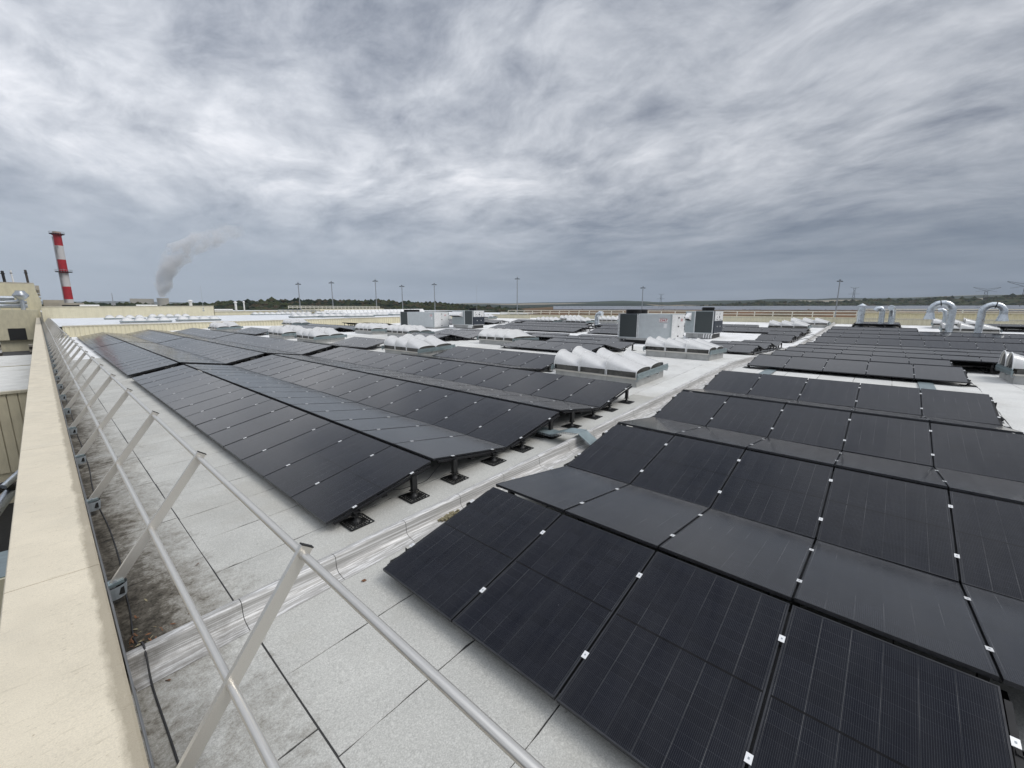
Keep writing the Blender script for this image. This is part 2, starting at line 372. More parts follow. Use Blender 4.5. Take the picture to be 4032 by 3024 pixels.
M['ground'] = mat_ground()
# ---------------------------------------------------------------- mesh builder
class MB:
    def __init__(s): s.v = []; s.f = []; s.mi = []; s.mats = []; s.sm = []
    def mat(s, m):
        if m not in s.mats: s.mats.append(m)
        return s.mats.index(m)
    def poly(s, pts, faces, m, smooth=False):
        b = len(s.v); s.v += [tuple(p) for p in pts]; k = s.mat(m)
        for f in faces: s.f.append([b + i for i in f]); s.mi.append(k); s.sm.append(smooth)
    def box(s, lo, hi, m, T=None):
        p = [Vector((x, y, z)) for x in (lo[0], hi[0]) for y in (lo[1], hi[1]) for z in (lo[2], hi[2])]
        if T is not None: p = [T @ q for q in p]
        s.poly(p, [(0, 1, 3, 2), (4, 6, 7, 5), (0, 4, 5, 1), (2, 3, 7, 6), (0, 2, 6, 4), (1, 5, 7, 3)], m)
    def beam(s, a, b, w, h, m, upv=(0, 0, 1)):
        a = Vector(a); b = Vector(b); d = (b - a); L = d.length; d.normalize()
        sx = d.cross(Vector(upv))
        if sx.length < 1e-4: sx = d.cross(Vector((1, 0, 0)))
        sx.normalize(); sz = sx.cross(d)
        T = Matrix(((sx.x, d.x, sz.x, a.x), (sx.y, d.y, sz.y, a.y), (sx.z, d.z, sz.z, a.z), (0, 0, 0, 1)))
        s.box((-w / 2, 0, -h / 2), (w / 2, L, h / 2), m, T)
    def tube(s, pts, r, m, n=10, caps=True, radii=None):
        pts = [Vector(p) for p in pts]; rings = []; prev = None
        for i, p in enumerate(pts):
            if i == 0: d = pts[1] - pts[0]
            elif i == len(pts) - 1: d = pts[-1] - pts[-2]
            else: d = (pts[i + 1] - pts[i]).normalized() + (pts[i] - pts[i - 1]).normalized()
            d.normalize()
            if prev is None:
                ref = Vector((0, 0, 1)) if abs(d.z) < 0.9 else Vector((1, 0, 0))
                a = d.cross(ref).normalized()
            else: a = (prev - d * prev.dot(d)).normalized()
            prev = a; b = d.cross(a)
            rr = radii[i] if radii else r
            rings.append([p + (a * math.cos(2 * math.pi * k / n) + b * math.sin(2 * math.pi * k / n)) * rr for k in range(n)])
        P_ = [q for rg in rings for q in rg]; fs = []
        for i in range(len(pts) - 1):
            for k in range(n):
                fs.append((i * n + k, i * n + (k + 1) % n, (i + 1) * n + (k + 1) % n, (i + 1) * n + k))
        s.poly(P_, fs, m, True)
        if caps:
            s.poly(rings[0], [tuple(range(n))[::-1]], m); s.poly(rings[-1], [tuple(range(n))], m)
    def mesh(s, name):
        me = bpy.data.meshes.new(name); me.from_pydata(s.v, [], s.f)
        for m in s.mats: me.materials.append(m)
        me.polygons.foreach_set('material_index', s.mi); me.polygons.foreach_set('use_smooth', s.sm); me.update()
        return me
    def build(s, name, parent=None, **kw): return obj(name, s.mesh(name), parent, **kw)
def obj(name, me, parent=None, loc=None, rot=None, mw=None, label=None, kind=None):
    o = bpy.data.objects.new(name, me); COL.objects.link(o)
    if parent is not None: o.parent = parent
    if loc is not None: o.location = loc
    if rot is not None: o.rotation_euler = rot
    if mw is not None: o.matrix_basis = mw
    if label: o['label'] = label
    if kind: o['kind'] = kind
    return o
def thing(name, label, cat, loc=(0, 0, 0), group=None, rz=0.0):
    o = bpy.data.objects.new(name, None); COL.objects.link(o); o.location = loc; o.rotation_euler = (0, 0, rz)
    o.empty_display_size = 0.2
    o['label'] = label; o['category'] = cat
    if group: o['group'] = group
    return o
def tag(o, label, cat, group=None):
    o['label'] = label; o['category'] = cat
    if group: o['group'] = group
    return o
def copy_tree(o, parent=None):
    c = o.copy(); COL.objects.link(c); c.parent = parent
    for ch in list(o.children): copy_tree(ch, c)
    return c
def struct(name, mb): return mb.build(name, kind='structure')
# ---------------------------------------------------------------- terrain, sky side
def interp(tab, a):
    if a <= tab[0][0]: return tab[0][1]
    for (a0, e0), (a1, e1) in zip(tab, tab[1:]):
        if a <= a1: return e0 + (e1 - e0) * (a - a0) / (a1 - a0)
    return tab[-1][1]
HILL = [(-60, .35), (0, .3), (20, .3), (31, .32), (38, .5), (42.6, .72), (47.8, .66), (51.2, .78), (58, .86), (62.9, 1.02), (66.4, .92), (68.3, .70), (70.6, .96), (74.9, .98), (77.6, .96), (80.1, 1.15), (83.7, 1.02), (85.9, 1.14), (89, 1.05), (91.8, 1.1), (96, 1.24), (110, 1.1), (180, .8)]
GZ = -9.0
def ground_z(az, D):
    if D < 700: return GZ
    k = max(0.0, min(1.0, (az - 42) / 12))
    if D < 1100: return GZ + 9.5 * k * (D - 700) / 400
    if D < 1500: return GZ + k * (9.5 + 10 * (D - 1100) / 400)
    e = math.radians(interp(HILL, az)); zt = 3 + math.tan(e) * 5200
    z0 = GZ + 19.5 * max(0.0, min(1.0, (az - 42) / 12))
    t_ = min(1.0, (D - 1500) / 3700); t_ = t_ * t_ * (3 - 2 * t_)
    r = z0 + (zt - z0) * t_
    if D > 1500:
        nn = noise.noise(Vector((az * 0.16, D * 0.0007, 0)))
        r += nn * 16 * math.sin(math.pi * t_)
    if D > 5200: r = zt - (D - 5200) * 0.02
    return r
mb = MB(); Ds = [0, 40, 150, 400, 700, 900, 1100, 1300, 1500, 1900, 2400, 3000, 3600, 4200, 4700, 5200, 6500, 9000]
azs = [i * 1.5 for i in range(240)]
pts = [(0, 0, GZ)]; fs = []
for j, D in enumerate(Ds[1:]):
    for a in azs:
        a2 = a if a < 180 else a - 360
        r_ = math.radians(a); zz = ground_z(a2, D) if -60 <= a2 <= 180 else (GZ if D < 1500 else GZ + (min(D, 5200) - 1500) * .02)
        pts.append((D * math.sin(r_), D * math.cos(r_), zz))
na = len(azs)
for k in range(na): fs.append((0, 1 + (k + 1) % na, 1 + k))
for j in range(len(Ds) - 2):
    for k in range(na):
        a0 = 1 + j * na + k; a1 = 1 + j * na + (k + 1) % na
        fs.append((a0, a1, a1 + na, a0 + na))
mb.poly(pts, fs, M['ground'], True); struct('ground', mb)
# yard beside the building
mb = MB(); mb.box((-200, -60, GZ + 0.004), (500, 330, GZ + 0.03), M['asphalt']); struct('yard', mb)
# distant blue ridge behind
mb = MB(); pts = []; fs = []
for i in range(121):
    a = -20 + i * 1.2; r_ = math.radians(a)
    e = 0.55 + 0.22 * noise.noise(Vector((a * 0.12, 3.3, 0))) + (0.35 if 72 < a < 100 else 0.1) * (0.5 + noise.noise(Vector((a * .25, 9, 0))))
    for D, zz in ((8500, -20), (9000, 3 + 9000 * math.tan(math.radians(e))), (9600, -20)):
        pts.append((D * math.sin(r_), D * math.cos(r_), zz))
for i in range(120):
    for j in range(2): fs.append((i * 3 + j, i * 3 + 3 + j, i * 3 + 4 + j, i * 3 + 1 + j))
mb.poly(pts, fs, M['wood'], True); struct('hills', mb)
# woods: leaf clumps on a sloped mass following the measured skyline
TREE = [(-12, .55), (-2, .34), (1.7, .45), (4.2, .65), (7.2, .61), (8.8, .42), (10, .62), (14.6, .94), (19.6, 1.24), (25.1, 1.16), (31.2, 1.22), (36, .99), (39.6, .88), (42.6, .62), (46.1, .36), (49.5, .12)]
TREE2 = [(44, .0), (49.5, .18), (54.6, .30), (60, .22), (64.6, .22), (70.7, .36), (76.3, .88), (78.9, 1.09), (82.5, .97), (85.9, 1.02), (89, 1.19), (91.8, 1.14), (93.5, 1.33), (96.2, 1.16), (97.5, 1.35), (99, 1.45), (108, 1.4)]
def woods(name, tab, D0, depth, size, n, label, ztop_off=0.0, seed=1):
    rnd = random.Random(seed); mb = MB(); m = M['wood']
    a0, a1 = tab[0][0], tab[-1][0]
    ico = []
    b = bmesh.new(); bmesh.ops.create_icosphere(b, subdivisions=1, radius=1); ico_v = [v.co.copy() for v in b.verts]; ico_f = [tuple(v.index for v in f.verts) for f in b.faces]; b.free()
    for i in range(n):
        az = a0 + (a1 - a0) * rnd.random(); q = rnd.random() ** 0.7
        D = D0 + depth * (q if q < 1 else 1)
        top = 3 + math.tan(math.radians(interp(tab, az))) * (D0 + depth * .8)
        sz = size * (0.55 + 0.75 * rnd.random())
        k = rnd.random()
        zc = GZ + (top - GZ) * (0.25 + 0.75 * q) - sz * 0.75 + (rnd.random() - 0.55) * size * 0.45
        ra = math.radians(az); c = Vector((D * math.sin(ra), D * math.cos(ra), zc))
        sx = sz * (0.8 + 0.5 * rnd.random()); sz2 = sz * (0.7 + 0.3 * rnd.random()); off = rnd.random() * 99
        P_ = [c + Vector((v.x * sx, v.y * sx, v.z * sz2)) * (0.78 + 0.5 * noise.noise(v * 1.7 + Vector((off, 0, 0)))) for v in ico_v]
        mb.poly(P_, ico_f, m)
    # undergrowth slab so no light shows under the crowns
    P_ = []; N = 80
    for i in range(N + 1):
        az = a0 + (a1 - a0) * i / N; ra = math.radians(az)
        top = 3 + math.tan(math.radians(interp(tab, az))) * (D0 + depth * .8)
        for D, zz in ((D0, GZ - 1), (D0 + depth * .1, GZ + (top - GZ) * .25), (D0 + depth * .8, top - size * 0.9), (D0 + depth, GZ - 1)):
            P_.append((D * math.sin(ra), D * math.cos(ra), zz))
    mb.poly(P_, [(i * 4 + j, i * 4 + 4 + j, i * 4 + 5 + j, i * 4 + 1 + j) for i in range(N) for j in range(3)], m)
    o = mb.build(name, kind='stuff'); tag(o, label, 'forest')
woods('forest', TREE, 470, 130, 6.6, 3000, 'dark green wood on the skyline behind the chimney and floodlight masts', seed=3)
woods('forest', TREE2, 1460, 200, 10.0, 3200, 'mixed autumn wood on the right skyline beyond the solar field', seed=5)
# solar farm and fields on the far right
mb = MB(); rnd = random.Random(4)
for i in range(26):
    D = 1095 + i * 14
    for j in range(40):
        a = 54 + j * 1.28 + rnd.uniform(-.1, .1)
        if rnd.random() < 0.06: continue
        ra, rb = math.radians(a), math.radians(a + 1.22)
        z0 = ground_z(a, D) + 1.2
        mb.poly([(D * math.sin(ra), D * math.cos(ra), z0), (D * math.sin(rb), D * math.cos(rb), z0), ((D + 9) * math.sin(rb), (D + 9) * math.cos(rb), z0 + 2.3), ((D + 9) * math.sin(ra), (D + 9) * math.cos(ra), z0 + 2.3)], [(0, 1, 2, 3)], M['panelfar'] if 'panelfar' in M else M.setdefault('panelfar', simple('far_panel', (0.16, 0.175, 0.20), 0.3, 0, 0.2, 0.02)))
o = mb.build('solar_farm', kind='stuff'); tag(o, 'wide grey-blue solar farm on the plain in front of the right wood', 'solar farm')
# ---------------------------------------------------------------- near roof
# dark bitumen layer under the sheets, membrane further out painted lighter for grazing brightness
def strip_roof(name, xs, y0, y1, m, dz, parent=None):
    mb = MB(); P_ = []; 
    for x_ in xs: P_ += [(x_, y0, zr(x_) + dz), (x_, y1, zr(x_) + dz)]
    fs = [(2 * i, 2 * i + 2, 2 * i + 3, 2 * i + 1) for i in range(len(xs) - 1)]
    mb.poly(P_, fs, m)
    # skirt
    P2 = [(x_, y0, GZ) for x_ in (xs[0], xs[-1])]
    return mb
roofmb = strip_roof('roof', [0.05, 17.7, 26.0], -14, 34, M['bitumen'], -0.006)
roof = struct('roof', roofmb)
mb = strip_roof('r', [0.05, 17.7, 26.0], 34.0, 62.0, M['sheet_far_lit'], -0.002)
P_ = strip_roof('r', [26.0, 35.0, 60.5], -14, 62, M['sheet_far_lit'], -0.002); 
mb.poly(P_.v, P_.f, M['sheet_far_lit'])
mb.box((0.05, -14, GZ), (60.5, 62, -1.0), M['beige'])
far_roof = struct('far_roof', mb)
def sheet(x0, x1, y0, y1, seed, wob=0.008):
    rnd = random.Random(seed); mb = MB()
    n = max(3, int((x1 - x0) / 0.09)); P_ = []
    xs = [x0 + (x1 - x0) * i / n for i in range(n + 1)]
    brk = 17.7
    if x0 < brk < x1: xs = sorted(xs + [brk])
    n = len(xs) - 1
    for i, x_ in enumerate(xs):
        a = y0 + wob * max(0.05, 0.35 + 1.5 * noise.noise(Vector((x_ * 1.9, seed * 1.7, 0))) + 0.7 * rnd.random() + (1.4 if rnd.random() > .93 else 0))
        b = y1 - wob * max(0.05, 0.35 + 1.5 * noise.noise(Vector((x_ * 2.3, seed * 2.3, 5))) + 0.7 * rnd.random())
        z_ = zr(x_)
        sg_ = 1 if i == 0 else -1
        P_ += [(x_ + (sg_ * wob * rnd.random() if i in (0, n) else 0), a, z_), (x_ + (sg_ * wob * rnd.random() if i in (0, n) else 0), b, z_)]
    fs = [(2 * i, 2 * i + 2, 2 * i + 3, 2 * i + 1) for i in range(n)]
    P_ += [(p[0], p[1], p[2] - 0.006) for p in P_[:2 * n + 2]]
    k = 2 * n + 2
    for i in range(n):
        fs.append((2 * i, 2 * i + k, 2 * i + 2 + k, 2 * i + 2)); fs.append((2 * i + 1, 2 * i + 3, 2 * i + 3 + k, 2 * i + 1 + k))
    fs.append((0, 1, 1 + k, k)); fs.append((2 * n, 2 * n + k, 2 * n + 1 + k, 2 * n + 1))
    mb.poly(P_, fs, M['sheet'] if x0 < 8 else M['sheet_mid_lit']); return mb
sid = 0
for k in range(-18, 38):
    if -1 < k < 1 and False: continue
    if k <= 4:
        ya, yb = 3.34 - 0.93 * (3 - (k - 1)) - 0.93, 3.34 - 0.93 * (3 - (k - 1))
        ya, yb = 3.34 + 0.93 * (k - 4), 3.34 + 0.93 * (k - 3)
        if k == 4: yb = 4.12
        if ya < -13: continue
    else:
        j = k - 5
        ya, yb = (4.40, 5.37) if j == 0 else (5.37 + 0.93 * (j - 1) * 0.99, 5.37 + 0.93 * j * 0.99)
    offs = (0.0, 0.5)[k % 2] if False else 0
    cuts = [0.95, 9.4 + (2.1 if k % 2 else 0), 17.9 + (1.5 if k % 2 else 0), 26.0]
    for a_, b_ in zip(cuts, cuts[1:]):
        sid += 1; sheet(a_, b_, ya, yb, sid).build('membrane_sheet', roof)
    # short strips along the parapet foot
ys = [-6.0, -3.9, -2.0, -0.2, 1.3, 2.7, 4.12]; ys2 = [4.40, 5.86, 7.3, 9.2, 11.0, 13.1, 15.2, 17.1, 19.3, 21.5, 23.4, 25.5, 27.6, 29.7, 31.8, 34.0]
for L_ in (ys, ys2):
    for a_, b_ in zip(L_, L_[1:]):
        sid += 1; sheet(0.10, 0.945, a_, b_, sid).build('membrane_sheet', roof)
mb = MB(); mb.poly([(0.1, 34, 0.004), (0.95, 34, 0.042), (0.95, 62, 0.042), (0.1, 62, 0.004)], [(0, 1, 2, 3)], M['sheet']); mb.build('edge_strip', far_roof)
# expansion joint kerb
kerb = thing('expansion_joint_kerb', 'dented aluminium-faced kerb dividing the two solar fields across the roof', 'kerb')
prof = [(4.10, 0.004), (4.16, 0.010), (4.235, 0.026), (4.272, 0.055), (4.285, 0.10), (4.289, 0.178), (4.298, 0.197), (4.33, 0.205), (4.365, 0.203), (4.40, 0.190), (4.52, 0.085), (4.62, 0.006)]
def kerb_seg(x0, x1, seed, drop=0.0):
    mb = MB(); n = 8; P_ = []
    for i in range(n + 1):
        x_ = x0 + (x1 - x0) * i / n
        for j, (y_, z_) in enumerate(prof):
            wv = 0.003 * noise.noise(Vector((x_ * 2.2, j * 0.9, seed * 3.1))) + 0.0015 * noise.noise(Vector((x_ * 7, j * 2, seed)))
            P_.append((x_, y_ + wv, zr(x_) + z_ * (1 - drop) + wv * 0.6))
    m_ = len(prof)
    mb.poly(P_, [(i * m_ + j, i * m_ + m_ + j, i * m_ + m_ + j + 1, i * m_ + j + 1) for i in range(n) for j in range(m_ - 1)], M['flash'], True)
    return mb
xk = 0.10; i = 0; nxt = 0.93
while xk < 60:
    kerb_seg(xk, nxt - 0.006, i).build('flashing_segment', kerb); xk = nxt; nxt += 0.925; i += 1
    if nxt > 60.4: break
mb = MB()
for i in range(int(60 / 0.925)):       # bitumen under the lap joints
    x_ = 0.10 + i * 1.0
P_ = []
for x_ in (0.10, 17.7, 35.0, 60.0):
    for (y_, z_) in prof: P_.append((x_, y_ + 0.004, zr(x_) + z_ - 0.006))
m_ = len(prof)
mb.poly(P_, [(i * m_ + j, i * m_ + m_ + j, i * m_ + m_ + j + 1, i * m_ + j + 1) for i in range(3) for j in range(m_ - 1)], M['bitumen'])
mb.build('bitumen_core', kerb)
# ---------------------------------------------------------------- parapet, railing, cables
par = thing('parapet_wall', 'long cream parapet wall along the left roof edge', 'parapet')
mb = MB(); mb.box((-0.52, -6, GZ), (0.06, 190, 0.24), M['ribbed2'])
mb.poly([(0.058, -6, 0.24), (0.058, 190, 0.24), (0.075, 190, 0.06), (0.075, -6, 0.06), (0.13, -6, 0.006), (0.13, 190, 0.006)], [(0, 3, 2, 1), (3, 4, 5, 2)], M['sheet'])
mb.build('wall_body', par)
yc = 6.03 - 6.1 * 2
while yc < 190:
    mb = MB(); L_ = 6.1 if yc < 60 else 12.2
    y0_, y1_ = yc + 0.006, min(yc + L_ - 0.006, 190)
    sec = [(-0.575, 0.20), (-0.585, 0.30), (-0.575, 0.312), (0.065, 0.300), (0.082, 0.288), (0.082, 0.19)]
    P_ = [(a_, y_, b_) for y_ in (y0_, y1_) for a_, b_ in sec]
    mb.poly(P_, [(j, j + 1, j + 7, j + 6) for j in range(5)] + [(5, 4, 3, 2, 1, 0), (6, 7, 8, 9, 10, 11)], M['coping'])
    mb.build('coping', par); yc += L_
mb = MB(); mb.box((-0.5, -6, 0.22), (0.05, 190, 0.27), M['bitumen']); mb.build('joint_seal', par)
rail = thing('guard_rail', 'leaning aluminium guard rail with two tubes beside the cream parapet', 'railing')
TX, TZ, MX, MZ, BX, BZ = 0.985, 1.365, 0.495, 0.70, 0.165, 0.245
dirp = Vector((TX - BX, 0, TZ - BZ)); dirn = dirp.normalized()
post = MB()
a_ = Vector((BX, 0, BZ)); b_ = Vector((TX, 0, TZ)) + dirn * 0.055
post.beam(a_ - dirn * 0.03, b_, 0.034, 0.088, M['alu'], upv=(-dirn.z, 0, dirn.x))
post_me = post.mesh('post')
capm = MB(); capm.beam(b_, b_ + dirn * 0.008, 0.038, 0.092, M['cap'], upv=(-dirn.z, 0, dirn.x)); cap_me = capm.mesh('post_cap')
br = MB()
P_ = []; n_ = 10                                    # U-shaped zinc cup open at the top
for zz, rx, ry in ((0.10, .135, .10), (0.235, .150, .115)):
    for k in range(n_ + 1):
        a = math.pi * k / n_ - math.pi / 2
        P_.append((0.10 + rx * math.cos(a) * 1.0, ry * math.sin(a), zz))
br.poly(P_, [(k, k + 1, k + n_ + 2, k + n_ + 1) for k in range(n_)] + [tuple(range(n_ + 1))[::-1]], M['bracket'])
br.box((0.084, -0.085, 0.09), (0.10, 0.085, 0.24), M['bracket'])
br.beam((0.10, 0, 0.19), (BX + 0.01, 0, BZ + 0.02), 0.085, 0.045, M['bracket'])
br.box((0.10, -0.09, 0.14), (0.215, 0.09, 0.21), M['dark']); br.beam((0.10, 0, 0.235), (0.225, 0, 0.255), 0.10, 0.03, M['gutter'])
br_me = br.mesh('wall_bracket')
slm = MB(); slm.tube([(TX, -0.045, TZ), (TX, 0.045, TZ)], 0.031, M['alu'], 14); sl_me = slm.mesh('sleeve')
slm = MB(); slm.tube([(MX, -0.04, MZ), (MX, 0.04, MZ)], 0.029, M['alu'], 14); sl_me2 = slm.mesh('sleeve')
for i in range(-1, 66):
    y_ = 2.8 * i
    o = obj('post', post_me, rail, loc=(0, y_, 0)); obj('post_cap', cap_me, o); obj('wall_bracket', br_me, o)
    if i < 12: obj('sleeve', sl_me, o); obj('sleeve', sl_me2, o)
for nm, X_, Z_ in (('top_tube', TX, TZ), ('middle_tube', MX, MZ)):
    yy = -4.0; k = 0; cutsy = [-4.0, 1.95 if nm == 'middle_tube' else 4.15]
    while cutsy[-1] < 184: cutsy.append(cutsy[-1] + 5.6)
    for c0, c1 in zip(cutsy, cutsy[1:]):
        mb = MB(); mb.tube([(X_, c0 + 0.0015, Z_), (X_, c1 - 0.0015, Z_)], 0.0265 if c0 > 0 or True else .02, M['alu'], 20); mb.build(nm, rail)
def cable(name, pts, r, m, label, cat='cable', n=6):
    # smooth through points
    P_ = [Vector(p) for p in pts]; Q = []
    for i in range(len(P_) - 1):
        p0 = P_[max(i - 1, 0)]; p1 = P_[i]; p2 = P_[i + 1]; p3 = P_[min(i + 2, len(P_) - 1)]
        for s_ in range(6):
            t_ = s_ / 6
            Q.append(0.5 * ((2 * p1) + (p2 - p0) * t_ + (2 * p0 - 5 * p1 + 4 * p2 - p3) * t_ ** 2 + (3 * p1 - p0 - 3 * p2 + p3) * t_ ** 3))
    Q.append(P_[-1]); mb = MB(); mb.tube(Q, r, m, n); return tag(mb.build(name), label, cat)
rnd = random.Random(2)
pc = [(0.225, -1, 0.016), (0.22, 1.0, 0.016), (0.222, 2.2, 0.016), (0.225, 3.2, 0.016), (0.215, 3.9, 0.02), (0.215, 4.12, 0.03), (0.22, 4.26, 0.16), (0.22, 4.34, 0.222), (0.215, 4.44, 0.2), (0.22, 4.62, 0.025), (0.19, 4.85, 0.016), (0.215, 5.3, 0.016), (0.23, 5.9, 0.016)]
y_ = 6.6
while y_ < 60: pc.append((0.24 + rnd.uniform(-.02, .02), y_, 0.018)); y_ += 1.1
cable('roof_cable', pc, 0.0072, M['cable'], 'black cable lying on the roof along the foot of the parapet')
pc = [(0.096, -3 + 0.6 * k, 0.262 + rnd.uniform(-.006, .006)) for k in range(70)]
cable('lightning_cable', pc, 0.006, M['cableg'], 'thin grey cable clipped under the inner coping edge, upper of a pair')
pc = [(0.102 + rnd.uniform(0, .006), -3 + 0.6 * k, 0.235 + rnd.uniform(-.008, .006)) for k in range(70)]
cable('lightning_cable', pc, 0.005, M['cableg'], 'thin grey cable clipped just below its twin on the parapet')
# ---------------------------------------------------------------- solar arrays
PL, PW = 1.762, 1.134
SL = math.hypot(A, DZ)
pm = MB()
hx, hy = PL / 2, PW / 2; fwid = 0.011
pm.poly([(-hx + fwid, -hy + fwid, -0.0015), (hx - fwid, -hy + fwid, -0.0015), (hx - fwid, hy - fwid, -0.0015), (-hx + fwid, hy - fwid, -0.0015)], [(0, 1, 2, 3)], M['glass'])
pm.box((-hx, -hy, -0.032), (-hx + fwid, hy, 0), M['frame']); pm.box((hx - fwid, -hy, -0.032), (hx, hy, 0), M['frame'])
pm.box((-hx + fwid, -hy, -0.032), (hx - fwid, -hy + fwid, 0), M['frame']); pm.box((-hx + fwid, hy - fwid, -0.032), (hx - fwid, hy, 0), M['frame'])
pm.poly([(-hx + fwid, -hy + fwid, -0.006), (hx - fwid, -hy + fwid, -0.006), (hx - fwid, hy - fwid, -0.006), (-hx + fwid, hy - fwid, -0.006)], [(3, 2, 1, 0)], M['blackmetal'])
panel_me = pm.mesh('solar_panel')
cm = MB(); cm.box((-0.031, -0.020, 0.0), (0.031, 0.020, 0.004), M['clamp'])

cm.box((-0.007, -0.005, 0.004), (0.007, 0.005, 0.0055), M['bracket'])
clamp_me = cm.mesh('clamp')
def foot_mesh(h):
    mb = MB(); m = M['black']; R = 0.165
    # lattice base plate: rim and radial ribs
    for a_, b_ in (((-R, -R), (R, -R)), ((R, -R), (R, R)), ((R, R), (-R, R)), ((-R, R), (-R, -R))):
        mb.beam((a_[0], a_[1], 0.008), (b_[0], b_[1], 0.008), 0.02, 0.014, m)
    for k in range(20):
        a = 2 * math.pi * k / 20; c_, s_ = math.cos(a), math.sin(a); q = R / max(abs(c_), abs(s_))
        mb.beam((c_ * .04, s_ * .04, 0.03), (c_ * q, s_ * q, 0.008), 0.009, 0.01, m)
    for q in (0.085, 0.125):
        for a_, b_ in (((-q, -q), (q, -q)), ((q, -q), (q, q)), ((q, q), (-q, q)), ((-q, q), (-q, -q))):
            mb.beam((a_[0], a_[1], 0.010), (b_[0], b_[1], 0.010), 0.010, 0.009, m)
    mb.tube([(0, 0, 0.005), (0, 0, 0.02), (0, 0, 0.06), (0, 0, 0.09), (0, 0, 0.11)], 0.04, m, 12, radii=[.085, .07, .036, .028, .040])
    z0 = 0.11
    mb.box((-0.06, -0.05, z0), (0.06, 0.05, z0 + 0.008), m)
    if h > 0.26:
        mb.box((-0.042, -0.032, z0), (0.042, -0.024, h), m); mb.box((-0.042, 0.024, z0), (0.042, 0.032, h), m)
        mb.box((-0.042, -0.03, z0), (-0.034, 0.03, h), m); mb.box((0.02, -0.03, z0), (0.028, 0.03, h - .01), m)
    else:
        mb.tube([(0, 0, z0), (0, 0, h - .03)], 0.022, m, 10); mb.box((-0.05, -0.03, h - 0.035), (0.05, 0.03, h - .028), m)
        mb.box((-0.05, -0.03, h - 0.035), (-0.043, 0.03, h), m); mb.box((0.043, -0.03, h - 0.035), (0.05, 0.03, h), m)
    return mb.mesh('support_foot')
CF = 0.2317
h_lo = LO + CF * DZ - 0.035; h_hi = LO + (1 - CF) * DZ - 0.035
foot_lo, foot_hi = foot_mesh(h_lo), foot_mesh(h_hi)
def slope_frame(V0, k, first):
    x0, x1 = V0 + k * A, V0 + (k + 1) * A
    rising = (k % 2 == 0) == (first == 'low')
    z0 = zr(x0) + (LO if rising else HI + 0.026); z1 = zr(x1) + (HI if rising else LO)
    d = Vector((x1 - x0, 0, z1 - z0)); L_ = d.length; d.normalize()
    nrm = Vector((-d.z, 0, d.x)); mid = Vector(((x0 + x1) / 2, 0, (z0 + z1) / 2))
    # lift the ridge side slightly so that ridge gaps open more than valley gaps
    sh = -0.011 if rising else 0.011
    mid += d * sh
    return x0, x1, z0, z1, d, nrm, mid, rising, L_
